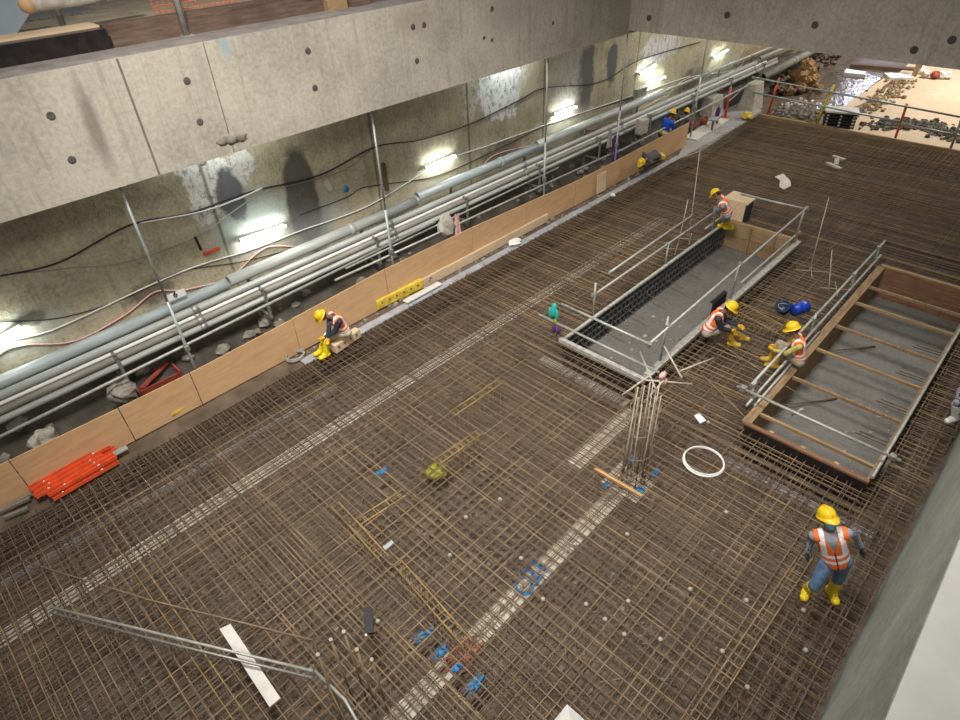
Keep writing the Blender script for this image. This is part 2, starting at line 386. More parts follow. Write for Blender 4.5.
# ------------------------------------------------------------------ reinforcement
def cut(a0, a1, fixed, axis):
    """a bar's run with the two pits taken out"""
    segs = [(a0, a1)]
    for (x0, x1, y0, y1) in (LP, RP):
        lo, hi, f0, f1 = (x0, x1, y0, y1) if axis == 0 else (y0, y1, x0, x1)
        if f0-.04 < fixed < f1+.04:
            nxt = []
            for s0, s1 in segs:
                if lo-.05 > s0: nxt.append((s0, min(s1, lo-.05)))
                if hi+.05 < s1: nxt.append((max(s0, hi+.05), s1))
            segs = [q for q in nxt if q[1]-q[0] > .1]
    return segs
def bar_mat(name, label, z, sx, sy, r, mx, my, seed, jit, skew):
    rnd = random.Random(seed)
    root = thing(name, label, 'rebar mat', (8, 4, z))
    runs = []
    y = -.50
    while y < DY1-.04:
        for s0, s1 in cut(DX0+rnd.uniform(0, .2), DX1-rnd.uniform(.02, .12), y, 0):
            runs.append(('longitudinal_bar', V((s0, y+rnd.uniform(-jit, jit), z-2*r+rnd.uniform(-.004, .004))), V((s1, y+rnd.uniform(-jit, jit), z-2*r+rnd.uniform(-.004, .004)))))
        y += sx*rnd.choice((1, 1, 1, 1, .5, 1))
    x = DX0+.1
    while x < DX1-.05:
        for s0, s1 in cut(-.55+rnd.uniform(0, .05), DY1+rnd.uniform(-.06, .06), x, 1):
            runs.append(('transverse_bar', V((x+rnd.uniform(-jit, jit)*skew, s0, z+rnd.uniform(-.004, .006))), V((x+rnd.uniform(-jit, jit)*skew, s1, z+rnd.uniform(-.004, .006)))))
        x += sy*rnd.choice((1, 1, 1, 1, .5, 1.0))
    for kind, mats in (('longitudinal_bar', mx), ('transverse_bar', my)):
        rs = [q for q in runs if q[0] == kind]
        cp = V((0, 0, CAM_Z)) + F_*10
        def score(q):
            a, bb = q[1], q[2]; tt = max(0, min(1, (V((3, 3, 0))-a).dot(bb-a)/(bb-a).length_squared))
            return (a+(bb-a)*tt-V((3, 3, 0))).length-(bb-a).length*.15
        rs.sort(key=score)
        # a gentle sag / wander along the bar
        def pts(q):
            a, bb = q[1], q[2]; k = max(2, int((bb-a).length/1.6)); out = []
            for i in range(k+1):
                p = a.lerp(bb, i/k)
                if 0 < i < k: p = p+V((rnd.uniform(-1, 1), rnd.uniform(-1, 1), rnd.uniform(-.4, .4)))*.008
                out.append(p)
            return out
        for q in rs[:100]:
            MB().path(pts(q), r*rnd.uniform(.9, 1.08), 6).build(kind, rnd.choice(mats), root)
        if rs[100:]:
            b = MB()
            for q in rs[100:]: b.path(pts(q), r, 6, rnd.randrange(len(mats)))
            tag(b.build(kind+'s', mats, root), kind='stuff')
    return root
bar_mat('rebar_mat', 'top layer of the rusty rebar grid that the workers walk on', 0, .15, .15, .0078,
        ['rust', 'rust', 'rust2', 'rust'], ['rust', 'rust2', 'rust2', 'gold', 'rust'], 3, .02, 1.3)
bar_mat('rebar_mat', 'second layer of brown rebar tied just below the top grid', -.13, .15, .15, .0075, ['rust', 'rust_low'], ['rust', 'rust_low', 'rust2'], 11, .03, 1.5)
bar_mat('rebar_mat', 'lower layer of dark rebar seen through the top grid', -.52, .16, .16, .010,
        ['rust_low', 'rust_low', 'rust'], ['rust_low', 'rust_low', 'rust2'], 5, .02, 1.5)

# bar ends bent up along the left kerb
ends = MB(); x = DX0+.4
while x < DX1:
    ends.path([(x, 9.6, .012), (x, 10.0, .012), (x+.01, 10.03, -.05), (x+.01, 10.03, -.4)], .009, 5); x += .155
tag(tag(ends.build('hooked_bar_ends', 'rust'), 'row of rebar ends hooked down along the pale kerb', 'rebar'), kind='stuff')

def link_row(a, b, label, step=.13, depth=.5, width=.14, m='gold'):
    """a ladder of upright links hanging between the two mats under a pair of carrier bars"""
    a, b = V(a), V(b); d = (b-a); L = d.length; d.normalize(); sd = V((-d.y, d.x, 0))*width/2
    root = thing('shear_link_row', label, 'rebar links', a)
    for s in (-1, 1):
        MB().bar(a+sd*s+V((0, 0, .03)), b+sd*s+V((0, 0, .03)), .011, 6).build('carrier_bar', m, root)
    k = int(L/step)
    for i in range(k):
        p = a+d*(i+.5)*L/k+d*random.uniform(-.02, .02)
        MB().path([p-sd*.9+V((0, 0, -depth)), p-sd+V((0, 0, .05)), p+sd+V((0, 0, .05)), p+sd*.9+V((0, 0, -depth))], .0065, 5).build('link', m, root)
link_row(AZ(335, 505), AZ(385, 560), 'row of ochre shear links left of the small grey clip on the mat')
link_row(AZ(396, 562), AZ(468, 645), 'long row of ochre shear links ending at the red paint mark')
link_row(AZ(357, 524), AZ(404, 494), 'short row of ochre shear links meeting the head of a longer row', .2)
link_row(AZ(437, 463), AZ(480, 433), 'row of ochre shear links beside the lime yellow sheet')
link_row(AZ(452, 415), AZ(502, 381), 'farthest row of ochre shear links in mid mat', .2)
link_row(AZ(806, 556), AZ(696, 722), 'double line of tan bars with links by the standing man', .16, .4, .17, 'rust2')
link_row(AZ(735, 306), AZ(790, 336), 'tangle of ochre links between the two crouching workers', .09, .25, .35)

# bundles laid over the mat
def lone_bar(px, z, r, m, label, name='loose_bar'):
    pts = [AZ(*p, z) for p in px]
    return tag(MB().path(pts, r, 6).build(name, m), label, 'rebar')
lone_bar([(50, 607), (180, 639), (313, 671)], .25, .02, 'galv', 'grey tube lying slantwise across the mat over the white plank', 'steel_tube')
lone_bar([(315, 671), (345, 700), (362, 730)], .27, .02, 'galv', 'grey tube continuing downward from the slanting tube at bottom left', 'steel_tube')
lone_bar([(52, 613), (180, 646), (313, 678)], .18, .018, 'clamp', 'darker tube lying just below the long grey tube at lower left', 'steel_tube')
lone_bar([(20, 560), (150, 600), (313, 640)], .06, .010, 'rust2', 'thin rusty bar lying slantwise above the long grey tube')
lone_bar([(313, 640), (330, 690), (350, 730)], .3, .014, 'rust', 'dark bar beside the bent grey tube at the bottom edge')
lone_bar([(760, 432), (700, 372)], .02, .012, 'rust2', 'tan bar lying from the column starters toward the right pit')
lone_bar([(705, 335), (800, 395)], .03, .012, 'rust2', 'tan bar lying from the crouching man in orange to the right pit')
lone_bar([(882, 240), (960, 262)], .04, .025, 'rust', 'dark bundle lying behind the far end of the right pit')
# starter bars standing at the bottom edge
for k, (px, z) in enumerate((((331, 640), 1.15), ((344, 632), 1.25), ((357, 650), 1.2), ((318, 655), 1.0), ((372, 660), .9))):
    p = AZ(*px, z)
    tag(MB().bar((p.x, p.y, FL), p, .014, 7).bar(p+V((0, 0, -.03)), p+V((0, 0, .02)), .022, 8, 1).build('starter_bar', ['rust2', 'paleb'], origin=(p.x, p.y, FL)),
        ['upright starter bar at bottom left, second from the left', 'upright starter bar at bottom left, tallest of the group', 'upright starter bar right of the tallest one at bottom left',
         'upright starter bar at bottom left, nearest the bent grey tube', 'rightmost of the upright starter bars at bottom left'][k], 'rebar', 'starter bars at the bottom edge')
# column starters
cx, cy = AZ(636, 462, -.05).xy
root = thing('column_cage', 'tall cage of column starter bars with loose tubes at its head', 'column cage', (cx, cy, FL))
for i in range(16):
    a = 2*math.pi*i/16; px, py = cx+.26*math.cos(a)*random.uniform(.8, 1.1), cy+.22*math.sin(a)*random.uniform(.8, 1.1)
    lx, ly = random.uniform(-.07, .07), random.uniform(-.07, .07); h = random.uniform(1.35, 1.75)
    MB().bar((px, py, FL), (px+lx, py+ly, h), .0095, 7).build('upright_bar', random.choice(['paleb', 'rust2', 'paleb', 'rust']), root)
for z in (-.3, .25, .8, 1.25):
    MB().path([(cx+.27*math.cos(2*math.pi*i/20), cy+.23*math.sin(2*math.pi*i/20), z) for i in range(20)], .008, 6, closed=True).build('ring_tie', 'rust2', root)
for a, bb, z0, z1 in (((622, 395), (655, 372), 1.2, 1.5), ((664, 346), (682, 378), 1.5, 1.35), ((680, 371), (714, 358), 1.3, 1.1), ((646, 400), (664, 380), 1.2, 1.45), ((645, 380), (692, 384), 1.4, 1.3), ((655, 388), (640, 352), 1.4, 1.2)):
    MB().bar(AZ(*a, z0), AZ(*bb, z1), .016, 8).build('loose_tube', 'paleb', root)
p = AZ(663, 376, 1.5)
tag(MB().ball(p, .085, 10, 8, 0, (.8, .6, 1), .3).ball(p+V((.05, -.02, -.16)), .07, 8, 6, 0, (.7, .7, 1.5), .3).build('tied_rag', 'pink'), 'pink rag tied around the head of the column starter bars', 'rag')
# slender starter bars further off
for px, base, h, lab in (((700, 150), (690, 240), 1.8, 'thin pale starter bar left of the bending worker'), ((829, 197), (811, 272), 1.7, 'thin pale starter bar right of the left pit'), ((832, 250), (836, 290), .5, 'short stub bar near the right pit railing'), ((688, 200), (676, 250), 1.1, 'short thin starter bar standing by the left pit handrail')):
    bz = AZ(*base, 0); t_ = min([AZ(*px, z/20) for z in range(4, 50)], key=lambda q: (q.xy-bz.xy).length)
    bb = MB().bar((bz.x, bz.y, FL), t_, .011, 7)
    for a in (0, 1.7):
        d = V((math.cos(a+.4), math.sin(a+.4), 0))*.35; bb.bar(bz-d+V((0, 0, .03)), bz+d+V((0, 0, .03)), .009, 6)
    tag(bb.build('starter_bar', 'paleb', origin=(bz.x, bz.y, FL)), lab, 'rebar')

# ------------------------------------------------------------------ pits
def coupler(parent, p, r=.045):
    MB().box(V(p)-V((r, r, r)), V(p)+V((r, r, r))).build('coupler', 'clamp', parent, bevel=.012)
def scaffold(name, label, cat, runs, couplers=(), r=.027, m='galv', loc=None):
    loc = loc or runs[0][0]
    root = thing(name, label, cat, loc)
    for a, b in runs:
        MB().tube(a, b, r, .006).build('tube', m, root)
    for p in couplers: coupler(root, p)
    return root
x0, x1, y0, y1 = LP
# expanded-metal stop ends with a splashed rim
def rib_panel(a, b, label, z0=FL+.012, z1=.08, inn=1):
    a, b = V((*a, 0)), V((*b, 0)); d = b-a; L = d.length; d.normalize(); nrm = V((-d.y, d.x, 0))
    root = thing('mesh_stop_end', label, 'formwork', (a.x, a.y, z0))
    o = MB()
    nz = 5
    for i in range(nz):
        z = z0+(z1-z0)*i/(nz-1); o.beam(a+V((0, 0, z)), b+V((0, 0, z)), .035, .035)
    k = int(L/.17)
    for i in range(k+1):
        p = a+d*L*i/k; o.beam(p+V((0, 0, z0)), p+V((0, 0, z1)), .035, .035)
    o.build('mesh', 'hyrib', root)
    MB().beam(a+nrm*.05*inn+V((0, 0, (z0+z1)/2)), b+nrm*.05*inn+V((0, 0, (z0+z1)/2)), .01, z1-z0-.06).build('backing', 'black', root)
    MB().beam(a+V((0, 0, z1+.015)), b+V((0, 0, z1+.015)), .07, .05).build('top_rim', 'rim', root)
    return root
rib_panel((x0, y1), (x1, y1), 'long black mesh stop end with pale rim on the left pit, side toward the boards', inn=1)
rib_panel((x1, y0), (x0, y0), 'long black mesh stop end on the left pit, side toward the crouching man', inn=1)
# thick whitish rims
tag(MB().beam((x0-.02, y0-.06, .09), (x1, y0-.06, .09), .11, .10).build('mortar_kerb', 'rim', bevel=.01), 'whitish mortar splashed kerb along the right side of the left pit', 'kerb')
tag(MB().beam((x0-.06, y0-.1, .06), (x0-.06, y1+.1, .06), .10, .10).build('mortar_kerb', 'rim', bevel=.01), 'whitish mortar splashed kerb across the near end of the left pit', 'kerb')
tag(MB().box((x0-.02, y0, FL+.012), (x0, y1, .0)).build('stop_end_board', 'black'), 'black stop end board at the near end of the left pit', 'formwork')
root = thing('end_board', 'timber end form across the far end of the left pit', 'formwork', (x1, y0, FL))
MB().box((x1, y0+.02, FL+.02), (x1+.03, y1-.02, -.3)).build('board', 'timber2', root)
MB().box((x1, y0+.02, -.28), (x1+.03, y1-.02, .10)).build('board', 'timber', root)
MB().box((x1+.03, y0+.02, .02), (x1+.13, y1-.02, .12)).build('capping_rail', 'timber', root)
for yy in (4.9, 5.6): MB().box((x1-.05, yy, FL+.02), (x1, yy+.06, .1)).build('stud', 'timber2', root)
# shutter panel standing in the left pit and dowels sticking out of its sides
p = AZ(712, 308, -.3)
tag(MB().beam((12.6, 4.75, -.4), (13.3, 4.75, -.4), .03, .5).beam((12.6, 4.8, -.15), (13.3, 4.8, -.15), .05, .05).build('shutter_offcut', 'black'), 'small black shutter offcut standing in the left pit', 'board')
for i in range(8):
    X = x0+.6+i*.92
    tag(MB().bar((X, y1-.02, -.35), (X-.05, y1-.55, -.36), .012, 6).build('dowel_bar', 'rust', bevel=0), 'dark dowel bar sticking out of the mesh side of the left pit', 'rebar', 'dowels on the mesh side of the left pit')
for i in range(5):
    X = x0+2.2+i*1.1
    tag(MB().bar((X, y0+.02, -.35), (X, y0+.38, -.36), .012, 6).build('dowel_bar', 'rust'), 'dark dowel bar sticking out of the kerb side of the left pit', 'rebar', 'dowels on the kerb side of the left pit')
# left pit railing
yl = 6.42
root = thing('pit_railing', 'scaffold tube railing around the left pit', 'railing', (x0, yl, 0))
T = lambda a, b, r=.027: MB().tube(a, b, r, .006).build('tube', 'galv', root)
T((9.9, yl, .66), (16.2, yl, .66)); T((10.6, yl+.06, .92), (14.4, yl+.06, .98))
T((8.75, 6.40, 1.02), (8.75, 4.25, 1.0)); T((8.68, 6.95, .55), (8.68, 3.98, .52))
T((8.72, 4.33, .97), (16.3, 4.33, 1.14)); T((16.3, 6.1, 1.02), (16.3, 4.3, 1.08))
T((13.4, 4.5, .16), (16.9, 4.5, .18)); T((15.2, yl, .30), (16.4, yl, .32))
for (px, py, h) in ((9.95, yl-.03, .98), (15.6, yl-.03, 1.0), (13.1, yl-.03, .72), (9.5, 4.38, 1.2), (12.6, 4.38, 1.1), (16.25, 4.38, 1.12)):
    MB().tube((px, py, .0), (px, py, h), .024, .006).build('post', 'galv', root)
for p in ((9.95, yl, .66), (15.6, yl, .66), (8.75, 4.33, .98), (9.5, 4.36, .99), (12.6, 4.36, 1.06), (16.28, 4.36, 1.1), (13.1, yl, .66)): coupler(root, p)
# harness hung on the railing
p = V((8.68, 6.55, .55))
root = thing('rain_jacket', 'teal jacket with a yellow and purple hem hung on the left pit railing', 'clothing', p)
MB().ball(p+V((0, .0, .26)), .10, 10, 8, 0, (.5, .75, 1.9), .25).ball(p+V((.0, .09, .18)), .07, 8, 6, 0, (.5, .6, 2.0), .25).ball(p+V((.0, -.09, .20)), .06, 8, 6, 0, (.5, .7, 2.2), .25).build('body', 'teal', root)
MB().ball(p+V((0, -.06, .02)), .065, 8, 6, 0, (.6, .9, 1.0), .2).build('yellow_hem', 'lime', root)
MB().ball(p+V((0, -.03, -.16)), .07, 8, 6, 0, (.6, .7, 1.6), .2).ball(p+V((0, -.16, -.16)), .06, 8, 6, 0, (.6, .7, 1.6), .2).build('purple_strap', 'purple', root)

# right pit : timber forms
x0, x1, y0, y1 = RP
tag(MB().beam((x0, y1+.02, (FL+.14)/2), (x1, y1+.02, (FL+.14)/2), .05, .12-FL).build('side_form', 'timber2'), 'weathered timber side form of the right pit beneath the scaffold rail', 'formwork')
tag(MB().beam((x0, y1+.10, .10), (x1, y1+.10, .10), .12, .06).build('side_waling', 'timber2', bevel=.006), 'timber waling lying along the left edge of the right pit', 'timber')
tag(MB().beam((x0, y0-.02, (FL+.10)/2), (x1, y0-.02, (FL+.10)/2), .04, .10-FL).build('side_form', 'timber2'), 'timber side form of the right pit on the side toward the grey wall', 'formwork')
tag(MB().tube((x0+.1, y0-.06, .15), (x1-.1, y0-.06, .15), .027, .006).build('edge_tube', 'galv'), 'long scaffold tube lying on the right edge of the right pit', 'tube')
root = thing('end_form', 'black film faced end form at the near end of the right pit', 'formwork', (x0, y0, FL))
MB().box((x0-.04, y0-.05, -.32), (x0-.01, y1+.08, .10)).build('panel', 'blackply', root)
MB().box((x0-.05, y0-.05, .10), (x0+.03, y1+.08, .14)).build('top_rail', 'redtimber', root)
MB().box((x0-.06, y0-.05, -.35), (x0-.03, y1+.08, -.31)).build('bottom_rail', 'timber', root)
for yy in (.7, 1.25, 1.8): MB().box((x0+.03, yy, .08), (x0+.09, yy+.07, .13)).build('wedge', 'orangetimber', root)
tag(MB().box((x0, y0, FL+.012), (x0+.02, y1, -.34)).build('stop_end_board', 'black'), 'dark board below the near end form of the right pit', 'formwork')
root = thing('end_board', 'red brown timber end form across the far end of the right pit', 'formwork', (x1, y0, FL))
MB().box((x1, y0, -.28), (x1+.03, y1, .12)).build('board', 'redtimber', root)
MB().box((x1, y0, FL+.012), (x1+.03, y1, -.31)).build('board', 'redtimber', root)
MB().box((x1-.01, y0-.1, .12), (x1+.08, y1+.1, .16)).build('capping_rail', 'timber', root)
for yy in (.75, 1.4): MB().box((x1-.04, yy, FL+.012), (x1, yy+.05, -.3)).build('stud', 'redtimber', root)
jn = ['nearest', 'second', 'third', 'fourth', 'fifth', 'sixth', 'seventh']
for i, (pa, pb) in enumerate((((771, 418), (863, 464)), ((802, 380), (894, 421)), ((828, 352), (912, 388)), ((843, 327), (932, 362)), ((860, 303), (946, 338)), ((873, 287), (960, 318)))):
    a = AX(*pa, AZ(*pa, .1).x); X = AZ(*pa, .1).x
    tag(MB().box((X-.026, y0-.02, .04), (X+.026, y1+.06, .10)).build('pit_batten', 'timber2' if i % 2 else 'timber'), f'timber batten across the right pit, {jn[i]} from the black end form', 'batten')
for i in range(6):
    X = x0+.5+i*1.2
    root = tag(MB().bar((X, y0+.02, -.4), (X, y0+.55, -.42), .012, 6).bar((X+.1, y0+.02, -.4), (X+.1, y0+.5, -.42), .012, 6).build('dowel_bar', 'rust_low'), 'pair of dark dowel bars sticking out of the right side of the right pit', 'rebar', 'dowels in the right pit')
for X in (10.6, 13.0):
    tag(MB().bar((X, y1-.02, -.55), (X+1.1, y1-.75, -.66), .018, 6).build('loose_bar', 'rust_low'), 'dark bar leaning on the floor of the right pit, ' + ('nearer end' if X < 12 else 'far half'), 'rebar')
root = thing('pit_railing', 'scaffold tube railing along the left edge of the right pit', 'railing', (x0, y1, 0))
T((9.15, 2.42, .30), (16.6, 2.42, .30)); T((9.35, 2.5, .62), (16.9, 2.5, .55)); T((9.3, 2.72, .50), (9.3, -.02, .48)); T((9.4, 2.35, .16), (12.5, 2.35, .17))
for X, h in ((9.4, .7), (12.2, .75), (14.6, .72), (16.3, .7)):
    MB().tube((X, 2.46, 0), (X, 2.46, h), .024, .006).build('post', 'galv', root)
    coupler(root, (X, 2.48, .60)); coupler(root, (X, 2.45, .30))
MB().tube((9.5, 1.6, .48), (9.5, 1.72, .25), .02, .005).build('hanger', 'galv', root)
coupler(root, (9.3, 2.6, .5), .055); coupler(root, (9.3, .1, .48))
MB().tube((9.3, .12, .1), (9.3, .12, .55), .022, .005).build('post', 'galv', root)

# ------------------------------------------------------------------ left side : boards, props, pipes, cables
BX = [AY(*p, 10.55).x for p in ((119, 410), (189, 372), (295, 330))]
cuts = [-2.6, -.6, BX[0], BX[1], BX[2], 7.35, AY(472, 236, 10.55).x, AY(526, 202, 10.55).x, AY(576, 178, 10.55).x, AY(620, 160, 10.55).x, AY(689, 124, 10.55).x]
tops = [.75, .80, .76, .75, .82, .93, .90, .82, .74, .76, .84]
bl = ['plywood edge board at the left border of the mat', 'plywood edge board behind the stack of orange steel', 'short plywood edge board right of the orange steel stack', 'plywood edge board in front of the red crate', 'small plywood edge board beside the seated worker',
      'plywood edge board behind the yellow plastic block', 'plywood edge board with a split lower plank', 'stained plywood edge board in front of the third prop', 'plywood edge board with a gap and a loose pale panel', 'plywood edge board beside the crouching grey worker', ]
for i in range(len(cuts)-1):
    xa, xb = cuts[i]+.008, cuts[i+1]-.008; za, zb = tops[i], tops[i+1]-.0
    root = thing('plywood_board', bl[i], 'board', ((xa+xb)/2, 10.55, -.06))
    yo = random.uniform(-.015, .015)
    MB().add([(xa, 10.54+yo, -.05), (xb, 10.54, -.05), (xb, 10.56, -.05), (xa, 10.56+yo, -.05), (xa, 10.54+yo, za), (xb, 10.54, zb), (xb, 10.56, zb), (xa, 10.56+yo, za)],
             [(0,3,2,1),(4,5,6,7),(0,1,5,4),(1,2,6,5),(2,3,7,6),(3,0,4,7)]).build('panel', 'ply', root)
    MB().box((xa+.02, 10.56, -.05), (xa+.10, 10.62, min(za, zb)-.03)).build('stud', 'timber', root)
    MB().box((xa+.1, 10.565, min(za, zb)-.13), (xb-.02, 10.61, min(za, zb)-.06)).build('waling', 'redtimber', root)
tag(MB().box((7.6, 10.47, -.05), (13.4, 10.53, .20)).build('toe_plank', 'ply2', bevel=.008), 'long plywood toe plank at the foot of the middle boards', 'plank')
tag(MB().beam((16.1, 10.46, .0), (16.1, 10.50, .62), .48, .03, V((0, 1, 0))).build('plywood_offcut', 'ply2'), 'loose pale plywood panel leaning across the gap between edge boards', 'board')
tag(MB().beam(AZ(145, 427, .05), AZ(193, 401, .05), .07, .05).build('batten', 'rim'), 'grey batten lying along the foot of the left boards', 'batten')
tag(MB().beam(AZ(171, 414, .09), AZ(181, 408, .09), .09, .05).build('yellow_label', 'mustard'), 'small yellow plate lying on the grey batten', 'plate')

# steel props standing between the deck and the beam
pp = [(2.68, 'steel prop nearest the left border of the photo', .405), (7.78, 'steel prop behind the plywood board with the yellow block', 0), (13.55, 'steel prop right of the middle lamp', 0), (17.25, 'steel prop beside the corner of the two beams', 0), (22.4, 'thin prop standing beyond the cross strut', 0)]
for X, lab, _ in pp:
    z1 = 4.46 if X < 17 else 5.0
    root = thing('steel_prop', lab, 'prop', (X, 10.78, -.25))
    MB().tube((X, 10.78, -.25), (X, 10.78, 2.2), .029, .005).build('outer_tube', 'rod', root)
    MB().tube((X, 10.78, 2.2), (X, 10.78, z1), .023, .005).build('inner_tube', 'rod', root)
    MB().box((X-.07, 10.71, z1-.012), (X+.07, 10.85, z1)).build('head_plate', 'rod', root)
    MB().box((X-.05, 10.73, 1.08), (X+.05, 10.83, 1.2)).build('coupler', 'clamp', root, bevel=.012)
tag(MB().tube((-3, 10.86, 1.02), (9.3, 10.86, 1.32), .028, .006).build('guard_tube', 'galv'), 'pale scaffold guard tube in front of the pipes on the left', 'tube')
tag(MB().tube((6.2, 10.88, 1.02), (17.6, 10.86, .86), .028, .006).build('guard_tube', 'galv'), 'pale scaffold guard tube in front of the pipes in the middle', 'tube')
tag(MB().tube((6.6, 11.0, 1.1), (14.5, 11.0, 1.15), .024, .006).build('guard_tube', 'galv'), 'upper thin scaffold tube above the middle guard tube', 'tube')
tag(MB().tube((17.2, 10.86, .82), (27.2, 10.9, .95), .028, .006).build('guard_tube', 'galv'), 'pale scaffold guard tube past the blue shirted worker', 'tube')

# service pipes on brackets
def pipe(y, z, r, xa, xb, m, lab, dz=0., joints=True):
    root = thing('service_pipe', lab, 'pipe', (xa, y, z))
    b = MB().tube((xa, y, z), (xb, y, z+dz), r, .018, 14)
    b.build('pipe', m, root)
    for e, q in ((xa, 1), (xb, -1)):
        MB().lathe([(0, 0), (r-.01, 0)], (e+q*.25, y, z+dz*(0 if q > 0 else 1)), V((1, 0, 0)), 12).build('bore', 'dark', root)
    if joints:
        x = xa+3.2
        while x < xb-1:
            f = (x-xa)/(xb-xa)
            MB().tube((x-.07, y, z+dz*f), (x+.07, y, z+dz*f), r+.018, .016, 14).build('sleeve', 'clamp' if r < .08 else m, root); x += 5.1
    return root
pipe(11.75, 1.46, .125, -5, 4.15, 'pipe2', 'thick pale pipe along the wall at far left', .06)
pipe(11.75, 1.56, .125, 4.2, 9.45, 'pipe', 'thick pale pipe below the lamp with the bright glow on the wall', .0)
pipe(11.72, 1.68, .125, 9.5, 15.0, 'pipe2', 'thick pale pipe starting at the middle with an open end', -.02)
pipe(11.72, 1.72, .125, 14.3, 21.5, 'pipe', 'thick pale pipe overlapping behind the third prop', .0)
pipe(11.55, 1.38, .075, -5, 29, 'pipe', 'long pale pipe just below the thick pipes', .02)
pipe(11.5, 1.26, .035, -5, 30, 'white', 'thin white conduit below the long pale pipe', .02)
pipe(11.45, 1.16, .065, -5, 31, 'pipe3', 'long muddy grey pipe in the middle of the pipe bundle', .05)
pipe(11.4, 1.02, .06, -5, 31, 'pipe', 'long grey pipe low in the pipe bundle', .08)
pipe(11.75, 1.72, .05, 20.5, 47, 'pipe', 'pale pipe running away under the cross strut along the wall', -.1)
pipe(11.55, 1.5, .09, 29.3, 47, 'pipe', 'pale far pipe continuing from the long pale pipe', .0)
pipe(10.8, 1.05, .16, 28.2, 46, 'pipe3', 'thick brown mud stained pipe on the far side beyond the railing', .5)
k = 0
for x in [-1.5+3.1*i for i in range(11)]:
    root = thing('pipe_bracket', ['dark steel bracket carrying the pipes at far left', 'dark steel bracket carrying the pipes right of the leftmost prop', 'dark steel bracket carrying the pipes beneath the brightest lamp', 'dark steel bracket carrying the pipes by the second prop', 'dark steel bracket carrying the pipes by the stone lump', 'dark steel bracket carrying the pipes above the split plank',
        'dark steel bracket carrying the pipes near the third prop', 'dark steel bracket carrying the pipes near the beam corner', 'dark steel bracket carrying the pipes behind the blue shirted worker', 'dark steel bracket carrying the pipes behind the concrete block', 'dark steel bracket carrying the pipes at the railing corner'][k], 'bracket', (x, 11.8, -.25))
    MB().box((x-.03, 11.9, -.25), (x+.03, 11.96, 1.55)).build('post', 'clamp', root)
    for z in (.62, 1.3): MB().box((x-.03, 11.28, z-.05), (x+.03, 11.96, z)).build('arm', 'clamp', root)
    MB().box((x-.03, 11.3, .62), (x+.03, 11.34, 1.3)).build('hanger', 'clamp', root); k += 1

# cables against the wall
def cable(px, r, m, lab, y=12.18):
    ctrl = [AY(a, b, y) for a, b in px]; pts = []
    for i in range(len(ctrl)-1):
        p0 = ctrl[max(i-1, 0)]; p1 = ctrl[i]; p2 = ctrl[i+1]; p3 = ctrl[min(i+2, len(ctrl)-1)]
        for j in range(6):
            t = j/6; pts.append(.5*((2*p1)+(p2-p0)*t+(2*p0-5*p1+4*p2-p3)*t*t+(3*p1-p0-3*p2+p3)*t**3))
    pts.append(ctrl[-1])
    return tag(MB().path(pts, r, 6).build('cable', m), lab, 'cable')
cable([(-20, 345), (40, 334), (80, 318), (155, 283), (200, 265), (250, 250), (300, 231), (370, 205), (440, 163), (490, 145), (540, 127), (590, 110), (640, 93), (690, 76)], .016, 'white', 'white cable looping along the wall below the lamps', 12.175)
cable([(-20, 380), (0, 354), (25, 345), (75, 341), (125, 315), (155, 292), (185, 290), (230, 277), (255, 255), (275, 246), (320, 250)], .016, 'pink', 'faded pink hose hanging from the far left to the bright lamp', 12.17)
cable([(0, 276), (60, 262), (130, 225), (190, 213), (250, 192), (320, 175), (375, 147), (420, 140), (470, 124), (520, 100), (545, 88), (600, 82), (640, 60), (700, 42)], .016, 'black', 'black cable sagging along the upper wall', 12.18)
cable([(0, 276), (70, 268), (128, 262), (200, 235), (260, 195), (340, 172), (372, 149)], .010, 'clamp', 'thin grey cable drooping below the black cable at left', 12.18)
cable([(140, 223), (200, 212), (235, 200), (262, 188)], .018, 'white', 'pale cable crossing the white shotcrete patch', 12.17)
cable([(480, 170), (497, 154), (545, 142), (560, 132), (600, 128), (640, 110), (665, 96)], .014, 'pink', 'dull red cable in the middle of the wall above the pipes', 12.17)
cable([(300, 215), (345, 198), (362, 188), (385, 184), (440, 175), (500, 148), (560, 120), (640, 96)], .010, 'black', 'thin black cable hanging just above the middle pipes', 12.18)
cable([(0, 322), (60, 318), (120, 300), (180, 272), (240, 262), (290, 250)], .009, 'black', 'thin black cable low on the left wall', 12.18)
cable([(650, 100), (665, 98), (688, 78), (735, 70), (745, 58)], .014, 'white', 'white cable looping below the two far lamps', 12.175)
tag(MB().box(AY(203, 253, 12.19)-V((.0, .06, .05)), AY(217, 249, 12.19)+V((.05, .012, .04))).build('junction_box', 'red', bevel=.01), 'small red box on the wall left of the brightest lamp', 'box')
tag(MB().lathe([(0, .03), (.07, .03), (.08, .0)], AY(346, 189, 12.2), V((0, -1, 0)), 16).build('round_marker', 'bluepaint'), 'round blue marker on the wall left of the second prop', 'marker')
tag(MB().beam(AY(326, 181, 12.19), AY(331, 190, 12.19), .12, .02, V((0, 1, 0))).build('paper_sheet', 'offwhite'), 'small pale sheet stuck on the wall beside the dark streak', 'sheet')
root = tag(MB().box(AY(168, 297, 11.6)-V((.02, .01, .10)), AY(182, 292, 11.6)+V((.06, 0, .06))).build('number_plate', 'white'), 'white plate with a black 6 hung at the leftmost prop', 'sign')
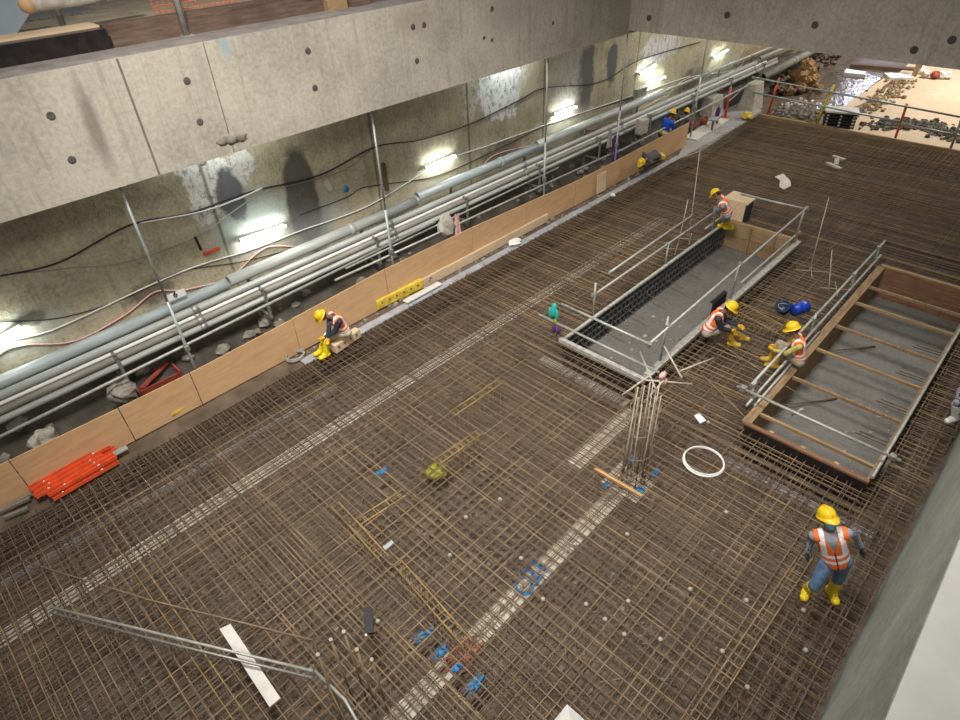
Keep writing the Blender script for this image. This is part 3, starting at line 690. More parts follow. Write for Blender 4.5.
def text(body, size, loc, rot, m, name, extrude=.002, parent=None):
    cu = bpy.data.curves.new(name, 'FONT'); cu.body = body; cu.size = size; cu.extrude = extrude; cu.offset = size*.045 if len(body) > 1 else 0; cu.align_x = 'CENTER'; cu.align_y = 'CENTER'
    o = bpy.data.objects.new(name, cu); COL.objects.link(o)
    bpy.context.view_layer.update()
    me = bpy.data.meshes.new_from_object(o.evaluated_get(bpy.context.evaluated_depsgraph_get()))
    bpy.data.objects.remove(o)
    q = bpy.data.objects.new(name, me); COL.objects.link(q); me.materials.clear(); me.materials.append(M[m])
    if parent is not None: q.parent = parent; q.location = V(loc)-V(parent['_w'])
    else: q.location = loc
    q.rotation_euler = rot
    return q
pl = AY(175, 294.5, 11.585)
text('6', .18, pl+V((0, -.01, 0)), (math.pi/2, 0, 0), 'black', 'numeral', .002, root)

# lamps on the wall
lamps = [((-14, 347), (21, 327), 'fluorescent lamp on the wall at the left border'), ((241, 241), (285, 226), 'fluorescent lamp with the widest glow beside the dark streak'), ((426, 168), (455, 156), 'fluorescent lamp on the wall above the middle pipes'),
         ((555, 115), (576, 107), 'fluorescent lamp just right of the third prop'), ((640, 74), (656, 65), 'upper fluorescent lamp right of the fourth prop'), ((646, 84), (665, 77), 'lower fluorescent lamp right of the fourth prop'), ((714, 58), (728, 50), 'farthest fluorescent lamp near the cross strut')]
for a, bb, lab in lamps:
    pa, pb = AY(*a, 12.08), AY(*bb, 12.08); mid = (pa+pb)/2
    root = thing('fluorescent_lamp', lab, 'lamp', mid)
    MB().beam(pa+V((0, .06, 0)), pb+V((0, .06, 0)), .05, .08).build('housing', 'lamp', root)
    MB().bar(pa, pb, .028, 10).build('glow_tube', 'glow', root)
    MB().box(pa+V((-.03, -.03, -.035)), pa+V((.01, .06, .035))).build('socket', 'lamp', root)
    MB().box(pb+V((-.01, -.03, -.035)), pb+V((.03, .06, .035))).build('socket', 'lamp', root)
    la = bpy.data.lights.new('lamp_light', 'AREA'); la.shape = 'RECTANGLE'; la.size = (pb-pa).length; la.size_y = .08; la.energy = 12 if pa.x < 18 else 6; la.color = (.93, 1, .95)
    lo = bpy.data.objects.new('lamp_light', la); COL.objects.link(lo); lo.parent = root; lo.location = V((0, -.05, 0)); lo.rotation_euler = (math.radians(80), 0, 0)
    la2 = bpy.data.lights.new('lamp_light', 'POINT'); la2.shadow_soft_size = .08; la2.energy = 3 if pa.x < 18 else .9; la2.color = (.93, 1, .95)
    lo2 = bpy.data.objects.new('lamp_light', la2); COL.objects.link(lo2); lo2.parent = root; lo2.location = V((0, -.30, .10))

# orange steel stack
P0, P1 = AZ(40, 492, .12), AZ(112, 452, .12)
d = (P1-P0).normalized(); sd = V((-d.y, d.x, 0)); L = (P1-P0).length
for i in range(9):
    row, col_ = divmod(i, 5); off = (col_-2)*.12+(.05 if row else 0); z = .03+row*.085
    a = P0+sd*off+d*random.uniform(-.12, .1); a.z = z; bb = P1+sd*off+d*random.uniform(-.15, .12); bb.z = z+.01
    root = thing('orange_steel_section', 'orange steel section stacked at the left boards, ' + (['nearest the boards', 'second', 'third', 'fourth', 'nearest the mat'][::-1][col_] + ', ' + ('top layer' if row else 'bottom layer')), 'steel section', a, 'stack of orange steel sections')
    MB().beam(a, bb, .10, .012).build('web', 'orange_steel', root)
    for q in (-1, 1): MB().beam(a+sd*.045*q+V((0, 0, .03)), bb+sd*.045*q+V((0, 0, .03)), .012, .07).build('flange', 'orange_steel', root)
    for f in (.2, .75): MB().ball(a.lerp(bb, f+random.uniform(-.1, .1))+V((0, 0, .03)), .022, 8, 5).build('bolt', 'white', root)
root = thing('steel_offcuts', 'grey steel offcuts and clips below the orange steel stack', 'steel', AZ(22, 505, 0))
for a, bb in (((0, 512), (30, 498)), ((4, 518), (28, 508)), ((10, 505), (35, 492))): MB().beam(AZ(*a, .03), AZ(*bb, .05), .06, .05).build('offcut', 'clamp', root)
MB().ball(AZ(18, 492, .08), .05, 8, 6).build('clip', 'bluepaint', root)
tag(MB().beam(AZ(112, 455, .1), AZ(127, 447, .1), .12, .03).build('grey_plate', 'pad'), 'small grey plate at the end of the orange steel stack', 'plate')
# red crates behind the boards
root = thing('red_crate', 'faded red plastic crate behind the left boards', 'crate', AY(157, 384, 11.6))
c0 = AY(157, 380, 11.6)
bx = MB()
for s in (-.42, .42): bx.box(c0+V((s-.02, -.25, -.2)), c0+V((s+.02, .25, .1)))
for s in (-.25, .25): bx.box(c0+V((-.42, s-.02, -.2)), c0+V((.42, s+.02, .1)))
bx.build('side_walls', 'redbox', root); MB().box(c0+V((-.42, -.25, -.2)), c0+V((.42, .25, -.17))).build('base', 'redbox', root)
MB().beam(c0+V((-.35, -.2, .12)), c0+V((.35, .2, .14)), .1, .03).build('lid_slat', 'redbox', root)
# things in the trench
def lump(p, r, m, lab, name='stone', sc=(1, 1, .8), cat='stone', jit=.18): return tag(MB().ball(p, r, 10, 7, 0, sc, jit, False).build(name, m), lab, cat)
lump(AY(446, 225, 10.95), .30, 'sack', 'grey stone lump behind the boards right of the second prop', 'stone_block', (.9, .6, 1))
lump(AY(430, 262, 11.0)+V((0, 0, -.1)), .22, 'stone', 'dark stone behind the middle boards', 'stone')
lump(AY(395, 275, 11.0), .2, 'stone', 'dark stone at the foot of the second prop', 'stone')
lump(AY(122, 392, 11.0), .25, 'stone', 'dark stone left of the red crate', 'stone')
lump(AY(45, 440, 11.35), .25, 'sack', 'pale muddy stone behind the leftmost boards', 'stone')
rb = MB()
for i in range(260):
    x = random.uniform(-3, 26); y = random.choice((random.uniform(10.68, 11.2), random.uniform(11.2, 11.95))); rb.ball((x, y, -.25+max(0, y-11.1)*.80+random.uniform(-.02, .08)), random.uniform(.05, .16), 7, 5, 0, (1.2, 1, .7), .3, False)
tag(tag(rb.build('rubble', 'stone'), 'loose rubble filling the trench under the pipes', 'rubble'), kind='stuff')
for px, py, m, lab in ((417, 229, 'purple', 'purple rag hanging from the guard tube beside the stone lump'),):
    pass
def cloth(p, w, h, m, lab):
    b = MB(); n = 5
    vs = []
    for j in range(6):
        for i in range(n): vs.append(V(p)+V(((i/(n-1)-.5)*w, .03*math.sin(i*2.1+j*.4), -h*j/5)))
    b.add(vs+[v+V((0, .012, 0)) for v in vs], [(j*n+i, j*n+i+1, (j+1)*n+i+1, (j+1)*n+i) for j in range(5) for i in range(n-1)]+[tuple(30+q for q in (j*n+i, (j+1)*n+i, (j+1)*n+i+1, j*n+i+1)) for j in range(5) for i in range(n-1)], 0, True)
    return tag(b.build('rag', m), lab, 'rag')
cloth(AY(457, 214, 10.85), .16, .55, 'pink', 'pinkish rag hanging from the guard tube beside the stone lump')
cloth(AY(617, 135, 10.84), .34, 1.05, 'purple', 'purple cloth hanging from the guard tube by the fourth prop')
cloth(AY(611, 130, 10.9), .22, .55, 'sack', 'grey cloth hanging beside the purple cloth')
tag(MB().box(AY(642, 126, 11.1)-V((.2, .15, .25)), AY(642, 126, 11.1)+V((.2, .15, .25))).build('cement_bag', 'sack', bevel=.06), 'grey cement bag on the pipes right of the fourth prop', 'bag')
tag(MB().box(AY(640, 92, 11.9)-V((.3, .1, .14)), AY(640, 92, 11.9)+V((.3, .1, .14))).build('grey_box', 'clamp', bevel=.02), 'dark grey electric box on the wall beneath the two far lamps', 'box')
tag(MB().beam(AY(195, 297-60, 12.15), AY(201, 250, 12.15), .05, .04).build('wall_bracket', 'black'), 'dark bracket on the wall left of the red box', 'bracket')
tag(MB().beam(AY(383, 163, 12.1), AY(387, 190, 12.1), .1, .08).build('wall_bracket', 'darktimber'), 'dark timber packer on the wall behind the second prop', 'packer')

# on the ledge and kerb
p0, p1 = AZ(374, 304, .12), AZ(420, 282, .12)
root = thing('kerb_block', 'yellow plastic block lying at the foot of the boards', 'block', p0)
b = MB().beam(p0, p1, .26, .24); b.build('body', 'mustard', root, bevel=.02)
for i in range(6): MB().ball(p0.lerp(p1, (i+.7)/6.5)+V((-.0, -.125, .03)), .03, 8, 5).build('recess', 'darktimber', root)
tag(MB().beam(AZ(405, 302, .04), AZ(440, 283, .04), .18, .03).build('plank_offcut', 'offwhite'), 'pale plank end poking out from the yellow block', 'plank')
lump(AZ(428, 278, .1), .11, 'stone', 'dark clod on the ledge right of the yellow block', 'clod')
lump(AZ(515, 242, .06), .17, 'white', 'crumpled white plastic bag on the pale kerb', 'plastic_bag', (1.3, .8, .5), 'bag', .3)
lump(AZ(493, 244, .05), .12, 'sack', 'small grey bundle on the ledge left of the white bag', 'bundle', (1, 1, .7), 'bundle')
lump(AZ(613, 195, .04), .08, 'white', 'small white lump on the kerb halfway along', 'lump', (1, 1, .6), 'lump', .3)
c = AZ(295, 357, .0)
b = MB()
for q in range(3): b.path([c+V((.20*math.cos(2*math.pi*i/24)+q*.01, .17*math.sin(2*math.pi*i/24), .012+q*.022)) for i in range(24)], .018, 7, closed=True)
tag(b.build('wire_coil', 'pad'), 'grey coil of wire on the ledge left of the seated worker', 'coil')
a, bb = AZ(332, 343, .30), AZ(357, 326, .30)
root = thing('drilled_timber', 'pale drilled timber beam beside the seated worker', 'timber', a-V((0, 0, .3)))
MB().beam(a-V((0, 0, .16)), bb-V((0, 0, .16)), .16, .22).build('body', 'ply2', root, bevel=.02)
for i in range(4): MB().ball(a.lerp(bb, (i+.6)/4.3)+V((-.0, -.085, -.12)), .03, 8, 5).build('hole', 'darktimber', root)
# clods on the ledge
rb = MB()
for i in range(150):
    x = random.uniform(4.5, 23); rb.ball((x, random.uniform(10.3, 10.5), -.05), random.uniform(.02, .06), 6, 4, 0, (1.3, 1, .6), .3, False)
tag(tag(rb.build('clods', 'stone'), 'small clods and grit scattered along the ledge below the boards', 'grit'), kind='stuff')

# ------------------------------------------------------------------ beams : tie holes and joints
BY = 10.5
beam_o, strut_o = bpy.data.objects['beam'], bpy.data.objects['beam.001']
for px, py, small in [(51, 116, False), (72, 160, False), (187, 81, False), (200, 122, False), (308, 51, False), (315, 88, False), (413, 27, False), (424, 25, False), (417, 61, False), (492, 9, False), (484, 38, True), (492, 40, True), (553, 23, True)]:
    r = .042 if small else .058
    MB().lathe([(0, .004), (r*.7, .004), (r*.98, .003), (r, .0)], AY(px, py, BY-.002), V((0, -1, 0)), 16).build('tie_hole', 'holegrey', beam_o)  # disc sits on the face; its grey stands in for the hole's shade
for px, py in [(649, 18), (727, 15), (815, 25), (914, 50), (952, 40)]:
    MB().lathe([(0, .004), (.055, .004), (.078, .003), (.08, .0)], AX(px, py, 16.798), V((-1, 0, 0)), 16).build('tie_hole', 'holegrey', strut_o)
for a, bb, wj in (((117, 58), (156, 166), .017), ((204, 44), (229, 136), .009)):
    p0, p1 = AY(*a, BY), AY(*bb, BY); X = (p0.x+p1.x)/2
    MB().box((X-wj, BY-.003, 4.47), (X+wj, BY+.01, 6.19)).build('joint_groove', 'groove', beam_o)
for px, r in (((223, 141), .09), ((232, 139), .10), ((241, 137), .09), ((203, 163), .05)):
    MB().ball(AY(*px, 10.5), r, 10, 7, 0, (1.2, .35, .8), .25).build('mortar_lump', 'stone', beam_o)

# ------------------------------------------------------------------ street level above the beam
struct('street_deck', MB().box((-8, 11.95, 6.2), (18, 24, 6.40)), 'sand')
zt = AY(50, 37, 11.3).z
xk = AY(108, 38, 11.3).x
root = thing('packing_beam', 'black film wrapped packing timber on the beam at top left', 'timber', (0, 11.4, 6.2))
MB().box((-6, 11.25, 6.2), (xk, 11.5, zt)).build('timber', 'blackply', root)
MB().box((-6, 11.5, zt-.05), (xk, 11.94, zt+.03)).build('walking_plank', 'ply2', root)
root = thing('packing_beam', 'brown packing timber on the beam behind the steel post', 'timber', (5, 11.4, 6.2))
MB().box((xk+.03, 11.25, 6.2), (12.5, 11.46, 6.2+(zt-6.2)*.62)).build('lower_timber', 'darktimber', root)
MB().box((xk+.03, 11.46, 6.2), (12.5, 11.66, zt+.02)).build('upper_timber', 'darktimber', root)
for (u, w, lab) in ((330, 20, 'pale timber block on the beam at the top edge of the photo'), (355, 14, 'brown timber block at the top edge right of the pale block')):
    q = AY(u-5, 5, 11.2); tag(MB().box((q.x, 11.12, 6.2), (q.x+.45, 11.24, 6.6)).build('timber_block', 'timber' if w == 20 else 'darktimber'), lab, 'timber')
root = thing('barrier_post', 'galvanised post standing on the beam at top left', 'post', AY(187, 36, 11.2))
q = AY(187, 36, 11.2); MB().tube((q.x, 11.2, 6.2), (q.x, 11.2, 8.0), .055, .006, 14).build('tube', 'galv', root); MB().box((q.x-.1, 11.12, 6.2), (q.x+.1, 11.24, 6.215)).build('foot_plate', 'galv', root)
q = AZ(64, 27, 6.40); root = thing('barrier_post', 'short grey post on the deck at the top left corner', 'post', q)
MB().tube(q, q+V((0, 0, 1.0)), .05, .006, 12).build('tube', 'galv', root); MB().box(q+V((-.1, -.1, 0)), q+V((.1, .1, .015))).build('foot_plate', 'galv', root)
nb = MB(); X0, X1 = 4.45, 8.2
for i in range(40):
    x = X0+(X1-X0)*i/39; w = .012*math.sin(i*1.7); nb.bar((x+w, 11.74+.02*math.sin(i), 6.22), (x-w, 11.74+.02*math.sin(i), 7.2), .006, 6)
for j in range(11): nb.bar((X0, 11.74, 6.25+.09*j), (X1, 11.74, 6.25+.09*j+.01*math.sin(j)), .006, 6)
tag(nb.build('barrier_net', 'net'), 'orange plastic barrier mesh along the street edge above the beam', 'net')
a = AY(27, 5, 11.9); bb = AY(135, -9, 12.2)
root = thing('site_pipe', 'beige pipe with a rounded end lying at the top left corner', 'pipe', a)
MB().bar(a, bb, .10, 14).build('body', 'sack', root); MB().ball(a, .115, 12, 8).build('end_cap', 'ply', root)
tag(MB().box(AZ(38, 20, 6.40)+V((-.4, -.1, 0)), AZ(75, 14, 6.40)+V((.3, .5, .05))).build('steel_grating', 'clamp'), 'dark grey steel tray lying by the pipe at top left', 'tray')
a, bb = AY(46, -6, 11.5), AY(-2, 52, 11.5)
# sheet hung in a slanted frame at the very corner
c1, c2, c3, c4 = AY(44, -8, 12.4), AY(18, 32, 12.4), AY(-3, 47, 12.4), AY(-12, -8, 12.4)
tag(MB().add([c1, c2, c3, c4]+[q+V((0, .04, 0)) for q in (c1, c2, c3, c4)], [(0, 1, 2, 3), (7, 6, 5, 4), (0, 4, 5, 1), (1, 5, 6, 2), (2, 6, 7, 3), (3, 7, 4, 0)]).build('tarpaulin', 'grey_sheet'), 'blue grey tarpaulin sheet at the top left corner', 'tarpaulin')

# ------------------------------------------------------------------ far end beyond the mat
root = thing('edge_timber', 'tan timber edging along the far end of the rebar mat', 'timber', (DX1, 4, 0))
MB().box((DX1+.02, -.6, FL), (DX1+.12, DY1, .06)).build('edging', 'timber', root)
root = thing('edge_railing', 'site railing with red and yellow posts across the far end', 'railing', (26.9, 6, -.1))
ps = [((779, 78), (768, 112), 'red'), ((834, 85), (818, 118), 'yellow'), ((907, 104), (895, 139), 'red'), ((962, 118), (950, 150), 'clamp')]
tp, mp = [], []
for a, bb, m in ps:
    X = 27.0; yb = AX(*bb, X).y; top = AX(*a, X)
    MB().bar((X, yb, -.1), (X+.02, top.y, top.z), .045, 8).build('post', m, root)
    MB().box((X-.12, yb-.12, -.12), (X+.12, yb+.12, -.08)).build('foot_plate', m, root)
for pa, pb in (((752, 77), (960, 117)), ((752, 92), (900, 122)), ((893, 122), (965, 137))):
    q, w = AX(*pa, 26.95), AX(*pb, 26.95); MB().tube(q, w, .035, .006).build('rail', 'clamp' if pa[0] > 800 else 'rod', root)
root = thing('side_railing', 'red railing post beside the concrete block at the end of the boards', 'railing', AZ(725, 117, 0))
q = AZ(725, 117, 0); MB().bar(q, q+V((.02, .02, 1.15)), .05, 8).build('post', 'red', root); MB().box(q+V((-.12, -.12, 0)), q+V((.12, .12, .03))).build('foot_plate', 'red', root)
MB().tube(q+V((0, 0, .6)), q+V((2.9, .5, .65)), .03, .006).build('rail', 'galv', root)
# concrete blocks
for px, w, h, lab in (((710, 116), .55, .8, 'pale concrete block behind the end of the plywood boards'), ((750, 107), .5, 1.0, 'pale concrete block beside the corner post of the far railing')):
    q = AZ(*px, 0); tag(MB().add([q+V(v) for v in ((-w, -.35, -.1), (w, -.35, -.1), (w, .35, -.1), (-w, .35, -.1), (-w*.8, -.2, h), (w*.8, -.2, h), (w*.8, .2, h), (-w*.8, .2, h))],
        [(0,3,2,1),(4,5,6,7),(0,1,5,4),(1,2,6,5),(2,3,7,6),(3,0,4,7)]).build('concrete_block', 'sack', bevel=.03), lab, 'block')
q = AZ(714, 128, 0)
root = thing('work_table', 'low plank table beside the concrete block', 'table', q)
MB().beam(q+V((-.5, -.1, .42)), q+V((.5, .15, .42)), .35, .05).build('top', 'pad', root)
for s in (-.42, .42): MB().beam(q+V((s, s*.25, 0)), q+V((s, s*.25, .4)), .06, .06).build('leg', 'darktimber', root)
tag(MB().ball(AZ(718, 112, .6), .14, 8, 6, 0, (.6, .6, 1.6), .2).build('gas_bottle', 'purple'), 'dark pink bag standing by the concrete block', 'bag')
for k, (px, lab) in enumerate((((692, 130), 'left dark red bucket beside the end of the boards'), ((703, 126), 'right dark red bucket beside the end of the boards'))):
    q = AZ(*px, 0); root = thing('bucket', lab, 'bucket', q)
    MB().lathe([(0, .02), (.12, .0), (.15, .32), (.135, .32), (.11, .05), (0, .05)], q, n=14).build('body', 'redbox', root)
    MB().path([q+V((.15*math.cos(t), 0, .32+.12*math.sin(t))) for t in [math.pi*i/8 for i in range(9)]], .008, 6).build('handle', 'galv', root)
tag(MB().beam(AZ(690, 139, .03), AZ(722, 119, .03), .55, .06).build('pale_slab', 'offwhite', bevel=.01), 'pale slab lying at the end of the plywood boards', 'slab')
lump(AZ(747, 116, .12), .2, 'mustard', 'crumpled yellow sheet at the far left corner of the mat', 'plastic_sheet', (1.2, 1, .7), 'sheet', .3)
b = MB(); c = AZ(801, 88, .0)
for i in range(70):
    h = random.random(); b.ball(c+V((random.gauss(0, .38*(1.1-h)), random.gauss(0, .38*(1.1-h)), h*1.1)), random.uniform(.12, .26), 8, 6, 0, (1, 1, .9), .25, False)
tag(b.build('soil_heap', 'soil'), 'heap of orange soil at the end of the brown pipe', 'heap')
# stack of panels
q = AZ(837, 130, -.1)
root = thing('panel_stack', 'stack of dark panels with a pale top sheet beyond the railing', 'panel stack', q)
ax = V((.35, -1, 0)).normalized(); ay = V((1, .35, 0)).normalized()
for i in range(5):
    MB().beam(q-ax*.55+ay*.4+V((0, 0, .12+.115*i)), q+ax*.55+ay*.4+V((0, 0, .12+.115*i)), .8, .065).build('panel', 'black', root, bevel=.008)
    for s in (-.45, 0, .45): MB().beam(q+ax*s+V((0, 0, .05+.115*i)), q+ax*s+ay*.8+V((0, 0, .05+.115*i)), .07, .06).build('spacer', 'offwhite', root)
MB().beam(q-ax*.58+ay*.4+V((0, 0, .64)), q+ax*.58+ay*.4+V((0, 0, .64)),   .84, .05).build('top_sheet', 'offwhite', root)
# rubble bank and ditch beyond the railing
def heap(pxs, n, r0, r1, m, lab, zz=-.1, hmax=.3, name='rubble'):
    b = MB(); pts = [AZ(*p, zz) for p in pxs]
    for i in range(n):
        k = random.random()*(len(pts)-1); j = int(k); p = pts[j].lerp(pts[j+1], k-j)+V((random.gauss(0, .35), random.gauss(0, .25), random.uniform(0, hmax)))
        b.ball(p, random.uniform(r0, r1), 7, 5, 0, (1.2, 1, .8), .3, False)
    return tag(tag(b.build(name, m), lab, 'rubble'), kind='stuff')
heap([(874, 128), (900, 127), (930, 128), (950, 140)], 520, .04, .12, 'darkstone', 'dark bank of rubble beyond the railing at right', -.1, .16)
heap([(778, 112), (800, 114), (815, 116)], 160, .03, .09, 'stone', 'grey rubble at the foot of the railing between red and yellow posts', -.1, .12)
heap([(795, 105), (812, 107), (825, 112)], 45, .03, .10, 'offwhite', 'pale plastic scraps heaped beyond the railing', -.1, .1, 'scraps')
heap([(872, 112), (880, 100), (894, 90), (905, 80)], 260, .03, .10, 'brokenmud', 'brown broken ground along the ditch beside the screed', -.05, .1, 'broken_ground')
heap([(780, 95), (790, 80), (810, 70), (830, 62)], 200, .05, .16, 'mud', 'dark muddy lumps along the foot of the brown pipe', -.1, .35, 'mud_lumps')
for pxs, lab in ((((846, 69), (866, 72), (866, 75), (844, 73)), 'left pale sheet lying on the far ground'), (((884, 73), (911, 74), (914, 78), (890, 78)), 'right pale sheet lying on the far ground')):
    tag(MB().poly([AZ(x, y, .1).to_2d() for x, y in pxs], -.1, .12).build('pale_sheet', 'white'), lab, 'sheet')
tag(MB().beam(AZ(850, 66, -.05), AZ(917, 71, -.05), .4, .25).build('dark_barrier', 'darktimber'), 'dark low barrier beyond the pale sheets under the cross strut', 'barrier')
q = AZ(915, 76, 0)
root = thing('trestle', 'small timber trestle at the end of the ditch', 'trestle', q)
for s in (-.3, .3):
    MB().beam(q+V((s-.3, 0, -.1)), q+V((s, 0, 1.1)), .1, .08).build('leg', 'timber', root); MB().beam(q+V((s+.3, 0, -.1)), q+V((s, 0, 1.1)), .1, .08).build('leg', 'timber', root)
MB().beam(q+V((-.5, 0, 1.1)), q+V((.5, 0, 1.1)), .1, .1).build('top', 'timber', root)
for px, m, lab in (((921, 70), 'white', 'white sack standing on the far screed nearest the trestle'), ((926, 74), 'offwhite', 'pale sack in the far row, second from the trestle'), ((935, 75), 'redbox', 'dark red sack in the far row'), ((942, 75), 'white', 'white sack in the middle of the far row'), ((948, 75), 'white', 'rightmost white sack of the far row')):
    lump(AZ(*px, .15), .2, m, lab, 'sack', (1, 1, .9), 'sack', .2)

# ------------------------------------------------------------------ things lying on the mat
c = AZ(703.5, 461.5, .03)
tag(MB().path([c+V((.335*math.cos(2*math.pi*i/40), .335*math.sin(2*math.pi*i/40), 0)) for i in range(40)], .016, 10, closed=True).path([c+V((.325*math.cos(2*math.pi*i/40)+.005, .325*math.sin(2*math.pi*i/40), .03)) for i in range(40)], .011, 8, closed=True).build('hose_ring', 'white'), 'white plastic hose coiled into a ring on the mat', 'hose')
def slab(pxs, z, th, m, name, lab, cat):
    return tag(MB().poly([AZ(x, y, z).to_2d() for x, y in pxs], z, z+th).build(name, m), lab, cat)
slab([(220, 630), (231, 625), (281, 699), (270, 708)], .02, .03, 'offwhite', 'white_plank', 'white plank lying on the mat at lower left', 'plank')
root = thing('black_form_piece', 'small black board lying on the mat near the starter bars', 'board', AZ(368, 622, .02))
MB().poly([AZ(x, y, .02).to_2d() for x, y in ((364, 609), (372, 608.5), (374, 634), (365, 635))], .02, .06).build('board', 'black', root)
MB().ball(AZ(366, 635, .05), .02, 8, 5).build('pale_cap', 'white', root)
slab([(775, 177), (783, 174), (790, 181), (791, 186), (784, 190), (779, 187), (780, 181)], .02, .02, 'offwhite', 'torn_sheet', 'torn off white sheet lying on the mat beyond the left pit', 'sheet')
root = thing('steel_offcut', 'pale steel H shaped offcut on the far part of the mat', 'steel', AZ(836, 163, .02))
for a, bb in (((833, 156), (845, 160)), ((827, 163), (841, 169)), ((837, 159), (836, 165))): MB().beam(AZ(*a, .06), AZ(*bb, .06), .14, .06).build('plate', 'sack', root)
slab([(594, 470), (596, 469), (643, 496), (641, 498)], .03, .035, 'orangetimber', 'orange_batten', 'orange timber batten lying on the mat near the column starters', 'batten')
root = thing('lime_sheet', 'lime yellow sheet tucked between the bars at mid mat', 'sheet', AZ(436, 472, -.3))
MB().ball(AZ(436, 472, -.3), .22, 10, 7, 0, (.9, .9, .5), .3).build('sheet', 'lime', root)
for px, s, lab in (((420, 637), .12, 'left one of two blue plastic spacers nearest the starter bars'), ((430, 632), .11, 'right one of two blue plastic spacers nearest the starter bars'), ((440, 651), .17, 'blue plastic spacer beside the red paint mark'), ((456, 668), .13, 'blue plastic spacer on the pale strip below the red paint'), ((476, 684), .2, 'long blue plastic spacer right of the pale strip'),
                   ((382, 472), .17, 'bluish plastic scrap under the grid at left of the lime sheet'), ((605, 485), .11, 'small blue plastic spacer by the orange batten'), ((640, 490), .16, 'blue plastic spacer at the right end of the orange batten'), ((631, 460), .13, 'bluish plastic spacer at the foot of the column starters'), ((656, 472), .12, 'pale bluish spacer right of the column starters')):
    s = s*.7; q = AZ(*px, -.18); root = thing('plastic_spacer', lab, 'spacer', q)
    MB().box(q+V((-s, -s*.5, -.02)), q+V((s, s*.5, .0))).build('base', 'bluepaint', root)
    for k in (-.6, .6): MB().ball(q+V((s*k, 0, .02)), s*.35, 8, 6, 0, (1, 1, .7)).build('cup', 'bluepaint', root)
c = AZ(462, 655, FL+.05)
vs = [(c.x+.40*random.uniform(.6, 1.1)*math.cos(2*math.pi*i/26), c.y+.22*random.uniform(.6, 1.1)*math.sin(2*math.pi*i/26)) for i in range(26)]
tag(MB().poly(vs, FL+.042, FL+.05).build('paint_mark', plain('red_spray_paint', (.34, .135, .085), .8, 0, .5, 9)), 'red spray paint mark on the pale strip', 'paint')
tq = text('C21', .42, AZ(531, 578, FL+.05), (0, 0, math.radians(6)), 'bluepaint', 'painted_text', .004)
tag(tq, 'blue painted characters on the pale strip at mid mat', 'lettering')
slab([(383, 548), (392, 541), (394, 544), (386, 551)], .02, .03, 'pipe2', 'grey_clip', 'small grey metal clip on the mat between two rows of links', 'clip')
slab([(694, 416), (699, 414), (706, 421), (700, 424)], .02, .02, 'white', 'paper_scrap', 'white scrap on the mat right of the column starters', 'scrap')
sp = [(521, 559), (466, 518), (628, 602), (586, 605), (624, 635), (627, 535), (746, 601), (805, 651), (747, 688), (803, 651-40), (726, 513), (605, 640-20), (543, 600), (450, 556), (500, 500), (690, 590), (660, 640), (722, 652), (378, 622), (575, 545), (708, 423)]
for i, px in enumerate(sp):
    q = AZ(*px, .015)
    tag(MB().lathe([(0, 0), (.035, 0), (.03, .035), (.012, .05), (0, .05)], q, n=10).build('cover_spacer', 'sack'), 'small round pale concrete spacer lying on the mat', 'spacer', 'concrete spacers scattered on the mat')
b = MB()
for i in range(700):
    b.ball((random.uniform(-2.5, 12), random.uniform(-.4, 9.8), FL+.02), random.uniform(.012, .05), 6, 4, 0, (1.4, 1, .5), .35, False)
tag(tag(b.build('litter', plain('pale_litter', (.26, .22, .175), .85, 0, .6, 2.)), 'pale grit and litter lying on the floor under the rebar grid', 'litter'), kind='stuff')
b = MB()
for i in range(600):
    x, y = random.uniform(-2.5, 14), random.uniform(-.3, 9.8); a = random.random()*3.14; d = V((math.cos(a), math.sin(a), 0))*random.uniform(.05, .2)
    if not any(r[0]-.2 < x < r[1]+.2 and r[2]-.2 < y < r[3]+.2 for r in (LP, RP)): b.bar(V((x, y, -.49))-d, V((x, y, -.49))+d, .006, 5)
tag(tag(b.build('tie_wire', 'rust2'), 'short bits of tie wire dropped between the bars', 'wire'), kind='stuff')
# blue drum and tub
q = AZ(798, 313, .02); k = .60
root = thing('blue_drum', 'bright blue plastic drum lying on the mat', 'drum', q)
axd = V((.75, -.45, .12)).normalized(); cc = q+V((0, 0, .22*k))
MB().lathe([(r*k, h*k) for r, h in [(0, -.30), (.19, -.30), (.215, -.27), (.215, -.12), (.225, -.10), (.215, -.08), (.215, .08), (.225, .10), (.215, .12), (.215, .27), (.19, .30), (0, .30)]], cc, axd, 22).build('body', 'blue', root)
e1 = axd.cross(V((0, 0, 1))).normalized(); e2 = axd.cross(e1)
for h in (-.29*k, .29*k): MB().path([cc+axd*h+(e1*math.cos(t)+e2*math.sin(t))*.215*k for t in [2*math.pi*i/22 for i in range(22)]], .010, 6, closed=True).build('rim', 'navytub', root)
MB().bar(cc+axd*.3*k+V((0, .03, .05)), cc+axd*.33*k+V((0, .03, .05)), .02, 10).build('bung', 'black', root)
q = AZ(785, 314, .02); k = .72
root = thing('dark_tub', 'open dark blue tub lying against the blue drum', 'tub', q)
MB().lathe([(r*k, h*k) for r, h in [(0, .02), (.16, 0), (.22, .30), (.205, .30), (.15, .04), (0, .04)]], q+V((0, .05, .07)), V((-.5, .1, .8)), 18).build('body', 'navytub', root)
MB().path([q+V((-.14+.14*math.cos(t), .16*math.sin(t), .26)) for t in [math.pi*i/8 for i in range(9)]], .008, 6).build('handle', 'galv', root)
